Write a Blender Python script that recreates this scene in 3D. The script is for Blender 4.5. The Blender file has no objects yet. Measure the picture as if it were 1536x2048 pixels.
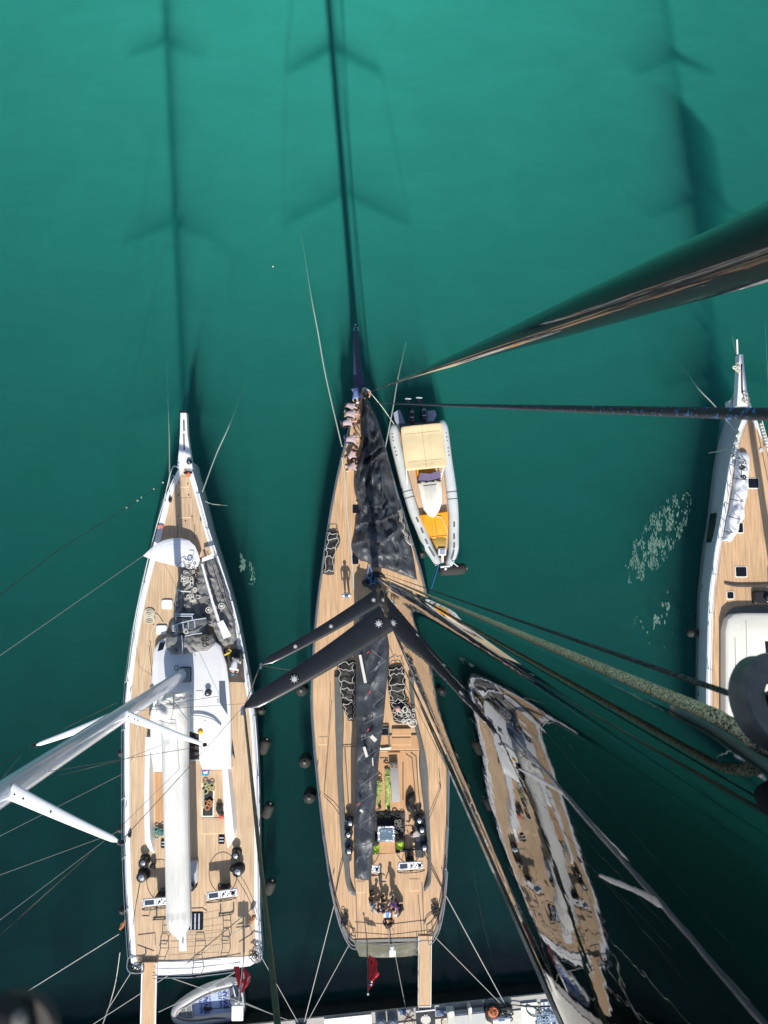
import bpy, bmesh, math, random
from mathutils import Vector, Matrix, Euler
R_ = math.radians
random.seed(7)
S = bpy.context.scene
COL = S.collection
# ---------------- camera, world, sun, exposure ----------------
CZ = 46.0; F = 1450.0; W0, H0 = 1536, 2048
NX, NY = 744.0, 1140.0
n_cam = Vector(((NX-768)/F, -(NY-1024)/F, -1)).normalized()
wz = -n_cam
wy = (Vector((0, 1, 0)) - wz*wz.y).normalized()
wx = wy.cross(wz)
C2W = Matrix((wx, wy, wz))              # camera vector -> world vector
cam_d = bpy.data.cameras.new('camera'); cam = bpy.data.objects.new('camera', cam_d); COL.objects.link(cam)
M4 = C2W.to_4x4(); M4.translation = Vector((0, 0, CZ)); cam.matrix_world = M4
cam_d.sensor_fit = 'VERTICAL'; cam_d.sensor_height = 36.0; cam_d.lens = F/H0*36.0
cam_d.clip_start = 0.05; cam_d.clip_end = 6000
cam_d.dof.use_dof = True; cam_d.dof.focus_distance = 44.0; cam_d.dof.aperture_fstop = 8.5
S.camera = cam
def P(px, py, z):
    d = C2W @ Vector(((px-768)/F, -(py-1024)/F, -1))
    t = (z-CZ)/d.z
    return Vector((0, 0, CZ)) + d*t
SUN_EL = R_(40.5); SH = Vector((-0.088, 1.0)).normalized()      # the way shadows fall
w = bpy.data.worlds.new('World'); S.world = w; w.use_nodes = True
nt = w.node_tree; sky = nt.nodes.new('ShaderNodeTexSky'); sky.sky_type = 'NISHITA'; sky.sun_disc = False
sky.sun_elevation = SUN_EL
sky.sun_rotation = math.atan2(-SH.x, -SH.y)
nt.links.new(sky.outputs[0], nt.nodes['Background'].inputs[0]); nt.nodes['Background'].inputs[1].default_value = 0.105
sd = bpy.data.lights.new('sun', 'SUN'); sd.energy = 4.6; sd.angle = R_(0.5); sd.color = (1, .95, .87)
so = bpy.data.objects.new('sun', sd); COL.objects.link(so); so.location = (0, -60, 60)
sdir = Vector((SH.x*math.cos(SUN_EL), SH.y*math.cos(SUN_EL), -math.sin(SUN_EL)))
so.rotation_euler = sdir.to_track_quat('-Z', 'Y').to_euler()
S.view_settings.view_transform = 'Standard'; S.view_settings.look = 'None'; S.view_settings.exposure = 0.27
S.cycles.use_denoising = True; S.cycles.max_bounces = 8; S.cycles.volume_bounces = 2
S.cycles.transparent_max_bounces = 12; S.cycles.use_adaptive_sampling = True
# ---------------- materials ----------------
MATS = {}
def mat(name, col, rough=.5, metal=0, bump=0, bscale=20, var=0, vscale=3, stretch=(1,1,1), ior=1.5, coat=0, spec=.5, crough=.03, seams=None, alpha=None, warp=0):
    if name in MATS: return MATS[name]
    m = bpy.data.materials.new(name); m.use_nodes = True; MATS[name] = m
    t = m.node_tree; N = t.nodes; L = t.links; b = N['Principled BSDF']
    b.inputs['Base Color'].default_value = (*col, 1); b.inputs['Roughness'].default_value = rough
    b.inputs['Metallic'].default_value = metal; b.inputs['IOR'].default_value = ior
    b.inputs['Specular IOR Level'].default_value = spec
    b.inputs['Coat Weight'].default_value = coat; b.inputs['Coat Roughness'].default_value = crough
    tc = N.new('ShaderNodeTexCoord'); mp = N.new('ShaderNodeMapping'); mp.inputs['Scale'].default_value = stretch
    L.new(tc.outputs['Object'], mp.inputs[0])
    if var:
        nz = N.new('ShaderNodeTexNoise'); nz.inputs['Scale'].default_value = vscale; nz.inputs['Detail'].default_value = 6
        L.new(mp.outputs[0], nz.inputs['Vector'])
        cr = N.new('ShaderNodeValToRGB'); cr.color_ramp.elements[0].position = .3; cr.color_ramp.elements[1].position = .7
        cr.color_ramp.elements[0].color = (*[c*(1-var) for c in col], 1); cr.color_ramp.elements[1].color = (*[min(1, c*(1+var)) for c in col], 1)
        L.new(nz.outputs['Fac'], cr.inputs[0]); out = cr.outputs[0]
        if seams:
            wv = N.new('ShaderNodeTexWave'); wv.inputs['Scale'].default_value = seams; wv.inputs['Distortion'].default_value = 0
            L.new(tc.outputs['Object'], wv.inputs['Vector'])
            c2 = N.new('ShaderNodeValToRGB'); c2.color_ramp.elements[0].position = .0; c2.color_ramp.elements[1].position = .12
            c2.color_ramp.elements[0].color = (.35, .3, .26, 1); c2.color_ramp.elements[1].color = (1, 1, 1, 1)
            L.new(wv.outputs['Fac'], c2.inputs[0])
            mx = N.new('ShaderNodeMixRGB'); mx.blend_type = 'MULTIPLY'; mx.inputs[0].default_value = .8
            L.new(out, mx.inputs[1]); L.new(c2.outputs[0], mx.inputs[2]); out = mx.outputs[0]
            # large weathered patches
            n3 = N.new('ShaderNodeTexNoise'); n3.inputs['Scale'].default_value = .5; n3.inputs['Detail'].default_value = 4
            L.new(tc.outputs['Object'], n3.inputs['Vector'])
            c3 = N.new('ShaderNodeValToRGB'); c3.color_ramp.elements[0].position = .3; c3.color_ramp.elements[1].position = .7
            c3.color_ramp.elements[0].color = (.86, .84, .82, 1); c3.color_ramp.elements[1].color = (1, 1, 1, 1)
            L.new(n3.outputs['Fac'], c3.inputs[0])
            m3 = N.new('ShaderNodeMixRGB'); m3.blend_type = 'MULTIPLY'; m3.inputs[0].default_value = 1
            L.new(out, m3.inputs[1]); L.new(c3.outputs[0], m3.inputs[2]); out = m3.outputs[0]
        L.new(out, b.inputs['Base Color'])
    if bump:
        n2 = N.new('ShaderNodeTexNoise'); n2.inputs['Scale'].default_value = bscale; n2.inputs['Detail'].default_value = 5
        if warp: n2.inputs['Distortion'].default_value = warp
        L.new(mp.outputs[0], n2.inputs['Vector'])
        bp = N.new('ShaderNodeBump'); bp.inputs['Strength'].default_value = bump; bp.inputs['Distance'].default_value = .05
        L.new(n2.outputs['Fac'], bp.inputs['Height']); L.new(bp.outputs[0], b.inputs['Normal'])
    return m
TEAK = mat('teak', (.62, .41, .235), .7, var=.24, vscale=10, stretch=(1.3, .06, 1), seams=6.0, bump=.1, bscale=30)
TEAKP = mat('teak_pale', (.63, .46, .295), .7, var=.2, vscale=10, stretch=(1.3, .06, 1), seams=6.0, bump=.1, bscale=30)
TEAKN = mat('teak_new', (.60, .34, .16), .6, var=.1, vscale=9, stretch=(1, .12, 1), seams=6.0)
WHITE = mat('white_gelcoat', (.78, .79, .80), .22, var=.03, vscale=1.2, coat=.5)
CREAM = mat('cream_gelcoat', (.82, .79, .70), .35, var=.03)
GREYH = mat('grey_hull', (.50, .53, .57), .15, var=.04, vscale=.8, coat=.6)
DGREY = mat('dark_grey_paint', (.07, .075, .08), .25, var=.15, vscale=1, coat=.5)
MGREY = mat('mid_grey_paint', (.13, .135, .13), .45, var=.12, vscale=2)
TRANS = mat('olive_grey_paint', (.17, .17, .13), .25, var=.05, vscale=1, coat=.5)
BLACK = mat('black_rubber', (.012, .012, .013), .55, var=.3, vscale=6)
BLKG = mat('black_gloss', (.010, .010, .012), .12, coat=.6)
GLASS = mat('dark_glass', (.008, .010, .014), .06)
STEEL = mat('stainless_steel', (.75, .76, .78), .12, metal=1)
CHROME = mat('brushed_alloy', (.55, .56, .58), .3, metal=1, bump=.05)
SAILB = mat('black_sail', (.052, .058, .068), .46, var=.35, vscale=1.2, bump=.3, bscale=2.2, warp=1.2, spec=.5)
SAILG = mat('grey_sailcloth', (.20, .20, .195), .6, var=.18, vscale=2, bump=.8, bscale=4, warp=2)
SAILC = mat('cream_canvas', (.70, .69, .65), .8, var=.06, vscale=1.5, bump=.5, bscale=2.5, stretch=(2, .5, 1), warp=1)
SAILW = mat('white_dacron', (.74, .75, .80), .45, var=.04, vscale=2, bump=.3, bscale=2, warp=1)
BAG = mat('black_bag', (.025, .024, .022), .7, var=.3, vscale=4, bump=.7, bscale=6, warp=1)
WEB = mat('white_webbing', (.62, .60, .54), .8, var=.1)
FEND = mat('fender_cover', (.022, .024, .022), .8, var=.3, vscale=5)
FENDT = mat('fender_end', (.16, .17, .13), .7, var=.2, vscale=5)
HYP = mat('pale_hypalon', (.60, .64, .64), .5, var=.05, vscale=2)
BEIGE = mat('beige_canvas', (.72, .58, .34), .8, var=.04, vscale=1.5, bump=.4, bscale=3)
ORANGE = mat('orange_vinyl', (.85, .34, .01), .5, var=.06, vscale=3)
RED = mat('red_cloth', (.60, .02, .03), .7, var=.15, vscale=3, bump=.4, bscale=3)
BLUE = mat('blue_cloth', (.06, .16, .42), .7, var=.2, vscale=5)
DBLUE = mat('navy_mark', (.02, .04, .22), .6)
LIME = mat('lime_rope', (.36, .46, .14), .8, var=.4, vscale=14, stretch=(1, 1, 1))
LIMEB = mat('lime_fabric', (.40, .62, .03), .6, var=.3, vscale=6)
ROPEW = mat('pale_rope', (.55, .53, .46), .85, var=.2, vscale=20)
ROPEG = mat('green_wet_rope', (.30, .50, .40), .7, var=.2, vscale=3)
ROPEK = mat('dark_rope', (.03, .03, .03), .8, var=.3, vscale=20)
ROPEB = mat('blue_rope', (.05, .22, .60), .7)
CONC = mat('concrete', (.42, .40, .37), .9, var=.18, vscale=1.3, bump=.4, bscale=12)
CONCW = mat('pale_concrete', (.62, .60, .53), .85, var=.1, vscale=2, bump=.2, bscale=15)
SKIN = mat('skin', (.55, .32, .24), .55, var=.08, vscale=8)
PINK = mat('dusty_pink_shirt', (.42, .33, .34), .85, var=.12, vscale=6, bump=.3, bscale=9)
CRIM = mat('carbon', (.012, .013, .015), .22, var=.2, vscale=2, coat=.3)
ALLOY = mat('pale_mast_paint', (.50, .56, .64), .16, var=.05, vscale=1.5, stretch=(1, 1, .2), coat=.5)
def carbon_mirror(nm='black_clearcoat', ior=1.58, c=.003):
    m = mat(nm, (c, c*1.1, c*1.15), .012, ior=ior, spec=.5)
    t = m.node_tree; b = t.nodes['Principled BSDF']
    tc = t.nodes.new('ShaderNodeTexCoord'); mp = t.nodes.new('ShaderNodeMapping'); mp.inputs['Scale'].default_value = (7, 7, 1.6)
    n = t.nodes.new('ShaderNodeTexNoise'); n.inputs['Scale'].default_value = 2.2; n.inputs['Detail'].default_value = 3
    bp = t.nodes.new('ShaderNodeBump'); bp.inputs['Strength'].default_value = .010; bp.inputs['Distance'].default_value = .05
    t.links.new(tc.outputs['Object'], mp.inputs[0]); t.links.new(mp.outputs[0], n.inputs['Vector'])
    t.links.new(n.outputs['Fac'], bp.inputs['Height']); t.links.new(bp.outputs[0], b.inputs['Normal'])
    return m
MIRROR = carbon_mirror(); MIRROR2 = carbon_mirror('black_glossy_laminate', 1.55, .016)
def rope_mat(name, c1, c2, scale, thr=.5, rand=.9):
    m = bpy.data.materials.new(name); m.use_nodes = True; MATS[name] = m
    t = m.node_tree; b = t.nodes['Principled BSDF']; b.inputs['Roughness'].default_value = .85
    tc = t.nodes.new('ShaderNodeTexCoord'); v = t.nodes.new('ShaderNodeTexVoronoi'); v.inputs['Scale'].default_value = scale
    v.inputs['Randomness'].default_value = rand
    cr = t.nodes.new('ShaderNodeValToRGB'); cr.color_ramp.interpolation = 'CONSTANT'
    cr.color_ramp.elements[0].color = (*c1, 1); cr.color_ramp.elements[1].color = (*c2, 1); cr.color_ramp.elements[1].position = thr
    sp = t.nodes.new('ShaderNodeSeparateColor')
    t.links.new(tc.outputs['Object'], v.inputs['Vector']); t.links.new(v.outputs['Color'], sp.inputs[0])
    t.links.new(sp.outputs[0], cr.inputs[0]); t.links.new(cr.outputs[0], b.inputs['Base Color'])
    bp = t.nodes.new('ShaderNodeBump'); bp.inputs['Strength'].default_value = .6; bp.inputs['Distance'].default_value = .002; bp.invert = True
    t.links.new(v.outputs['Distance'], bp.inputs['Height']); t.links.new(bp.outputs[0], b.inputs['Normal'])
    return m
# ---------------- mesh helpers ----------------
class MB:
    def __init__(s): s.v = []; s.f = []; s.m = []; s.mi = 0
    def add(s, vs, fs):
        o = len(s.v); s.v += [Vector(p) for p in vs]
        for f in fs: s.f.append([o+i for i in f]); s.m.append(s.mi)
        return s
    def box(s, c, d, rz=0, bev=0, tilt=None):
        c = Vector(c); hx, hy, hz = d[0]/2, d[1]/2, d[2]/2
        rot = Matrix.Rotation(rz, 3, 'Z')
        if tilt: rot = rot @ Euler(tilt).to_matrix()
        bv = min(bev, hx*.9, hy*.9) if bev else 0
        if bv:
            ring = []
            for sx, sy, a0 in ((1,1,0),(-1,1,90),(-1,-1,180),(1,-1,270)):
                for k in range(4):
                    a = R_(a0+k*30); ring.append((sx*(hx-bv)+bv*math.cos(a), sy*(hy-bv)+bv*math.sin(a)))
            e = min(bv*.35, hz*.6); n = len(ring); vs = []
            for z, k in ((-hz, 1), (hz-e, 1), (hz, 0)):
                for x, y in ring:
                    if k == 0: x -= math.copysign(e, x) if abs(x) > e else 0; y -= math.copysign(e, y) if abs(y) > e else 0
                    vs.append(c + rot @ Vector((x, y, z)))
            fs = [[n*r+i, n*r+(i+1) % n, n*(r+1)+(i+1) % n, n*(r+1)+i] for r in range(2) for i in range(n)]
            fs += [list(range(2*n, 3*n)), list(range(n))[::-1]]
            return s.add(vs, fs)
        vs = [c + rot @ Vector((x*hx, y*hy, z*hz)) for z in (-1,1) for x, y in ((-1,-1),(1,-1),(1,1),(-1,1))]
        return s.add(vs, [[3,2,1,0],[4,5,6,7],[0,1,5,4],[1,2,6,5],[2,3,7,6],[3,0,4,7]])
    def prism(s, pts, z0, z1, top_in=0):
        n = len(pts); c = sum((Vector((p[0], p[1], 0)) for p in pts), Vector())/n
        A = sum(pts[i][0]*pts[(i+1) % n][1]-pts[(i+1) % n][0]*pts[i][1] for i in range(n))
        if A < 0: pts = list(pts)[::-1]
        vs = [(p[0], p[1], z0) for p in pts]
        if top_in:
            zt = z1-top_in*.6
            vs += [(p[0], p[1], zt) for p in pts]
            for i, p in enumerate(pts):
                d = (c-Vector((p[0], p[1], 0))); d = d.normalized()*min(top_in, d.length*.5) if d.length else d
                vs.append((p[0]+d.x, p[1]+d.y, z1))
            fs = [[n*r+i, n*r+(i+1) % n, n*(r+1)+(i+1) % n, n*(r+1)+i] for r in range(2) for i in range(n)]
            return s.add(vs, fs + [list(range(2*n, 3*n)), list(range(n))[::-1]])
        vs += [(p[0], p[1], z1) for p in pts]
        fs = [[i, (i+1) % n, n+(i+1) % n, n+i] for i in range(n)]
        return s.add(vs, fs + [list(range(n, 2*n)), list(range(n))[::-1]])
    def tube(s, pts, r, n=6, caps=True, flat=1.0):
        pts = [Vector(p) for p in pts]; m = len(pts); rs = r if isinstance(r, (list, tuple)) else [r]*m
        vs = []; prev = None
        for i, p in enumerate(pts):
            t = (pts[min(i+1, m-1)]-pts[max(i-1, 0)]).normalized()
            if prev is None: u = t.cross(Vector((0, 0, 1))) if abs(t.z) < .95 else t.cross(Vector((0, 1, 0)))
            else: u = prev - t*prev.dot(t)
            u.normalize(); prev = u; v = t.cross(u)
            for k in range(n):
                a = 2*math.pi*k/n; vs.append(p+u*rs[i]*math.cos(a)+v*rs[i]*flat*math.sin(a))
        fs = [[n*i+k, n*i+(k+1) % n, n*(i+1)+(k+1) % n, n*(i+1)+k] for i in range(m-1) for k in range(n)]
        if caps: fs += [list(range(n))[::-1], list(range(n*(m-1), n*m))]
        return s.add(vs, fs)
    def lathe(s, c, prof, n=16, rot=None, cap=True):
        c = Vector(c); vs = []; M = rot or Matrix.Identity(3)
        for r, z in prof:
            for k in range(n):
                a = 2*math.pi*k/n; vs.append(c + M @ Vector((r*math.cos(a), r*math.sin(a), z)))
        m = len(prof)
        fs = [[n*i+k, n*i+(k+1) % n, n*(i+1)+(k+1) % n, n*(i+1)+k] for i in range(m-1) for k in range(n)]
        if cap: fs += [list(range(n))[::-1], list(range(n*(m-1), n*m))]
        return s.add(vs, fs)
    def grid(s, rows):
        n = len(rows[0]); vs = [p for r in rows for p in r]
        return s.add(vs, [[n*i+k, n*i+k+1, n*(i+1)+k+1, n*(i+1)+k] for i in range(len(rows)-1) for k in range(n-1)])
    def slab(s, rows, th):
        a = [[Vector(p) for p in r] for r in rows]; b = [[p-Vector((0, 0, th)) for p in r] for r in a]
        s.grid(a); s.grid([r[::-1] for r in b])
        m, n = len(a), len(a[0])
        per = [(0, k) for k in range(n)]+[(i, n-1) for i in range(1, m)]+[(m-1, k) for k in range(n-2, -1, -1)]+[(i, 0) for i in range(m-2, 0, -1)]
        k = len(per); vs = [a[i][j] for i, j in per]+[b[i][j] for i, j in per]
        return s.add(vs, [[(i+1) % k, i, k+i, k+(i+1) % k] for i in range(k)])
    def build(s, name, mats, parent=None, smooth=True, loc=None, sharp=35):
        if not isinstance(mats, (list, tuple)): mats = [mats]
        off = Vector(loc) if loc is not None else (root_loc(parent) if parent else Vector())
        me = bpy.data.meshes.new(name); me.from_pydata([tuple(v-off) for v in s.v], [], s.f)
        for mm in mats: me.materials.append(mm)
        me.polygons.foreach_set('material_index', s.m)
        bm = bmesh.new(); bm.from_mesh(me); bmesh.ops.recalc_face_normals(bm, faces=bm.faces); bm.to_mesh(me); bm.free()
        if smooth:
            me.polygons.foreach_set('use_smooth', [True]*len(me.polygons))
            me.set_sharp_from_angle(angle=R_(sharp))
        o = bpy.data.objects.new(name, me); COL.objects.link(o)
        if parent: o.parent = parent
        else: o.location = off
        return o
LOCS = {}
def root_loc(o):
    while o.parent: o = o.parent
    return LOCS.get(o.name, Vector(o.location))
def tag(o, label=None, cat=None, group=None, kind=None):
    if label: o['label'] = label
    if cat: o['category'] = cat
    if group: o['group'] = group
    if kind: o['kind'] = kind
    return o
def thing(name, label, cat, loc=(0, 0, 0), rz=0, group=None):
    o = bpy.data.objects.new(name, None); COL.objects.link(o); o.location = loc; o.rotation_euler = (0, 0, rz)
    o.empty_display_size = .2; LOCS[o.name] = Vector(loc)
    return tag(o, label, cat, group)
def copy_tree(o, parent=None):
    c = o.copy(); COL.objects.link(c)
    if parent: c.parent = parent
    for ch in list(o.children): copy_tree(ch, c)
    return c
def crv(pts, n=40, closed=False):
    pts = [Vector(p) for p in pts]
    m = len(pts)
    def g(i): return pts[i % m] if closed else pts[max(0, min(m-1, i))]
    segs = m if closed else m-1; out = []
    for k in range(n + (0 if closed else 1)):
        t = k/n*segs; i = min(int(t), segs-1); u = t-i
        a, b, c, d = g(i-1), g(i), g(i+1), g(i+2)
        out.append(.5*((2*b)+(-a+c)*u+(2*a-5*b+4*c-d)*u*u+(-a+3*b-3*c+d)*u**3))
    return out
def PP(lst, z): return [P(x, y, z) for x, y in lst]
def XY(lst, z): return [(q.x, q.y) for q in PP(lst, z)]
def sub(name, m, parent): return m.build(name, BLKG, parent)
# ---------------- water, sea bed, added dark slope ----------------
def water():
    m = bpy.data.materials.new('sea_water'); m.use_nodes = True; t = m.node_tree; N = t.nodes; L = t.links
    N.remove(N['Principled BSDF']); out = N['Material Output']
    tr = N.new('ShaderNodeBsdfTransparent'); gl = N.new('ShaderNodeBsdfGlossy'); gl.inputs['Roughness'].default_value = .06
    fw = N.new('ShaderNodeLayerWeight'); fw.inputs['Blend'].default_value = .5; mx = N.new('ShaderNodeMixShader')
    pw = N.new('ShaderNodeMath'); pw.operation = 'POWER'; pw.inputs[1].default_value = 4.5; L.new(fw.outputs['Facing'], pw.inputs[0])
    fr = N.new('ShaderNodeMapRange'); fr.inputs['To Min'].default_value = .02; L.new(pw.outputs[0], fr.inputs['Value'])
    tc = N.new('ShaderNodeTexCoord')
    n1 = N.new('ShaderNodeTexNoise'); n1.inputs['Scale'].default_value = .8; n1.inputs['Detail'].default_value = 7; n1.inputs['Roughness'].default_value = .6; n1.inputs['Distortion'].default_value = .6
    bp = N.new('ShaderNodeBump'); bp.inputs['Strength'].default_value = .22; bp.inputs['Distance'].default_value = .25
    L.new(tc.outputs['Object'], n1.inputs['Vector']); L.new(n1.outputs['Fac'], bp.inputs['Height'])
    L.new(bp.outputs[0], gl.inputs['Normal']); L.new(bp.outputs[0], fw.inputs['Normal'])
    m2 = N.new('ShaderNodeMapping'); m2.inputs['Scale'].default_value = (.22, .5, 1); m2.inputs['Rotation'].default_value = (0, 0, .4); L.new(tc.outputs['Object'], m2.inputs[0])
    n2 = N.new('ShaderNodeTexNoise'); n2.inputs['Scale'].default_value = 1; n2.inputs['Detail'].default_value = 8; n2.inputs['Roughness'].default_value = .65; n2.inputs['Distortion'].default_value = .8; L.new(m2.outputs[0], n2.inputs['Vector'])
    cr = N.new('ShaderNodeValToRGB'); cr.color_ramp.elements[0].position = .35; cr.color_ramp.elements[1].position = .65; cr.color_ramp.elements[0].color = (.93, .935, .93, 1); L.new(n2.outputs['Fac'], cr.inputs[0]); L.new(cr.outputs[0], tr.inputs['Color'])
    L.new(fr.outputs[0], mx.inputs[0]); L.new(tr.outputs[0], mx.inputs[1]); L.new(gl.outputs[0], mx.inputs[2]); L.new(mx.outputs[0], out.inputs['Surface'])
    sc = N.new('ShaderNodeVolumeScatter'); sc.inputs['Color'].default_value = (.09, .55, .475, 1); sc.inputs['Density'].default_value = .095; sc.inputs['Anisotropy'].default_value = -.51
    ab = N.new('ShaderNodeVolumeAbsorption'); ab.inputs['Color'].default_value = (.0, .58, .54, 1); ab.inputs['Density'].default_value = .31
    ad = N.new('ShaderNodeAddShader'); L.new(sc.outputs[0], ad.inputs[0]); L.new(ab.outputs[0], ad.inputs[1]); L.new(ad.outputs[0], out.inputs['Volume'])
    b = MB(); b.box((0, 300, -6), (1600, 1600, 12)); o = b.build('water', m, smooth=False)
    tag(o, 'calm turbid green harbour water with the shadows of masts', kind='structure')
    sb = mat('sea_bed', (.02, .10, .08), .95, var=.2, vscale=.1)
    b = MB(); b.box((0, 300, -13), (1700, 1700, 1.9)); o = b.build('sea_bed', sb, smooth=False); tag(o, 'dark muddy sea bed under the harbour water', kind='structure')
    b = MB(); rows = []  # added slope: cuts the lit water column short, so water darkens near the quay
    for k in range(41):
        y = -40+k*1.25; z = [-.75, -.8, -1.0, -1.6, -3.0, -5.2, -8.0, -11.2][min(7, int(max(0, (y+27))/5.2))]
        t = max(0, (y+27))/5.2; i = min(6, int(t)); f = min(1, t-i); zs = [-.75, -.95, -1.35, -2.3, -3.9, -6.0, -8.6, -12.4]; z = zs[i]+(zs[i+1]-zs[i])*f
        rows.append([Vector((x*1.2, y, z+.18*math.sin(x*1.9)+.12*math.sin(x*.83+y)+.1*math.sin(x*4.1))) for x in range(-50, 51)])
    b.grid(rows); o = b.build('added_dark_slope', mat('dark_slope', (.002, .007, .011), .95, spec=0, var=.3, vscale=.6)); tag(o, 'added dark slope under the water, darkening it towards the quay', kind='structure')
water()
from mathutils import noise as NZ
ZD = 2.2
def resamp(L, n=48): return [(v.x, v.y) for v in crv([(*a, 0) for a in L], n)]
def hull(parent, L, R, zd, hm, dm, rm, rail=.13, flare=.95, shift=0.0, sheer=0.0, railh=.07, n=48):
    Lc, Rc = resamp(L, n), resamp(R, n); b = MB(); rows = []; dl = []; e = []
    for i, (a, c) in enumerate(zip(Lc, Rc)):
        t = i/n; l, r = P(*a, zd), P(*c, zd); mid = (l+r)/2; aft = Vector((0, -1, 0))*shift*max(0, (t-.75)/.25)**2
        w_ = (r-l).length; f = 1-(1-flare)*1.0
        def q(k, z): return mid+(l-mid)*k+aft*(zd-z)/zd+Vector((0, 0, z-zd))
        def q2(k, z): return mid+(r-mid)*k+aft*(zd-z)/zd+Vector((0, 0, z-zd))
        rows.append([l, q(.985 if f < 1 else 1.01, zd*.55), q(f, .0), q(f*.55, -1.0), q2(f*.55, -1.0), q2(f, 0), q2(.985 if f < 1 else 1.01, zd*.55), r])
        dl.append((l, r, mid)); e.append(w_)
    b.grid(rows); k = len(b.v)
    b.add(rows[-1], [list(range(8))]); b.add(rows[0], [list(range(8))[::-1]])
    b.build('hull', hm, parent, sharp=50)
    b = MB(); rr = MB(); dr = []
    for l, r, mid in dl:
        w_ = (r-l).length; k = min(.45, rail/w_) if w_ else .45
        dr.append((l+(r-l)*k, r+(l-r)*k))
    b.grid([[a+(c-a)*j/6+Vector((0, 0, .02-.0*j)) for j in range(7)] for a, c in dr])
    b.build('deck', dm, parent, smooth=False)
    for s in (0, 1):
        rows = [[dl[i][s]+Vector((0, 0, -.03)), dl[i][s]+Vector((0, 0, railh)), dr[i][s]+Vector((0, 0, railh)), dr[i][s]+Vector((0, 0, -.02))] for i in range(n+1)]
        rr.grid(rows)
    l, r = dl[-1][0], dl[-1][1]; d = Vector((0, rail, 0))
    rr.grid([[p+Vector((0, 0, -.03)), p+Vector((0, -.02, railh)), p+d+Vector((0, 0, railh)), p+d+Vector((0, 0, -.02))] for p in [l+(r-l)*j/8 for j in range(9)]])
    rr.build('gunwale', rm, parent, sharp=50)
    return dl
def stanchions(parent, dl, idx, m, side, h=.65, inset=.12, wires=2, r=.022):
    pts = []
    for i in idx:
        l, rr_, mid = dl[i]; p = (l, rr_)[side]; d = (mid-p); d = d.normalized() if d.length else d
        p = p+d*inset; pts.append(p)
        b = MB(); b.tube([p, p+Vector((0, 0, h))], r, 6); b.lathe(p+Vector((0, 0, .01)), [(.05, 0), (.05, .05), (.03, .07)], 8)
        b.build('stanchion', m, parent)
    for k in range(wires):
        b = MB(); b.tube([p+Vector((0, 0, h*(1-k*.48)-.01)) for p in pts], .012, 5); b.build('lifeline', m, parent)
def pl(m, pts, z0, z1, **k): return m.prism(XY(pts, z1), z0, z1, **k)
def pxprism(name, pts, z0, z1, mt, parent=None, **k):
    b = MB(); pl(b, pts, z0, z1, **k); return b.build(name, mt, parent)
def pxtube(name, pts, r, mt, parent=None, n=6, smooth=0):
    q = [P(x, y, z) for x, y, z in pts]
    if smooth: q = crv(q, smooth)
    b = MB(); b.tube(q, r if not isinstance(r, tuple) else [r[0]+(r[1]-r[0])*i/(len(q)-1) for i in range(len(q))], n); return b.build(name, mt, parent)
def heap(L, R, z0, h, seed, n=60, m=18, fold=.35, edge=.04, prof=.5, freq=1.0, pleat=0, pa=.2):
    Lc = crv([P(x, y, z0) for x, y in L], n); Rc = crv([P(x, y, z0) for x, y in R], n); rows = []
    for i in range(n+1):
        row = []
        for j in range(m+1):
            u = j/m; p = Lc[i]+(Rc[i]-Lc[i])*u
            env = max(0, math.sin(math.pi*u))**prof*max(0, math.sin(math.pi*min(1, max(0, i/n))))**.3
            q = Vector((p.x*1.3*freq+seed*7, p.y*.55*freq, seed)); w1 = NZ.noise(q); w2 = 1-abs(NZ.noise(q*2.1+Vector((5, 1, 2))))*2; w3 = NZ.noise(q*5)
            zz = h*env*(.75+.35*w1)+fold*env*(.35*w2+.12*w3)
            if pleat:
                pv = i/n*pleat+NZ.noise(Vector((u*1.6, i*.03, seed+4)))*1.1+u*.8; zz += pa*env*((pv-math.floor(pv))**1.5)
            wob = Vector((NZ.noise(q*1.7)*.12, NZ.noise(q*1.7+Vector((9, 9, 9)))*.1, 0))*(1 if 0 < j < m else .5)
            row.append(p+wob+Vector((0, 0, edge+max(0, zz))))
        rows.append(row)
    return rows
def heapobj(name, L, R, z0, h, seed, mt, parent=None, **k):
    rows = heap(L, R, z0, h, seed, **k); b = MB(); b.grid(rows)
    low = [[Vector((p.x, p.y, z0+.0)) for p in r] for r in rows]; b.grid([r[::-1] for r in low])
    for e in ([(r[0], q[0]) for r, q in zip(rows, low)], [(q[-1], r[-1]) for r, q in zip(rows, low)]): b.grid([list(x) for x in e])
    b.grid([rows[0][::-1], low[0][::-1]]); b.grid([rows[-1], low[-1]])
    return b.build(name, mt, parent, sharp=60)
def se(cx, cy, z, a, b_, n, k=72):
    return [Vector((cx+a*math.copysign(abs(math.cos(t))**(2/n), math.cos(t)), cy+b_*math.copysign(abs(math.sin(t))**(2/n), math.sin(t)), z)) for t in [2*math.pi*i/k for i in range(k+1)]]
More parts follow.
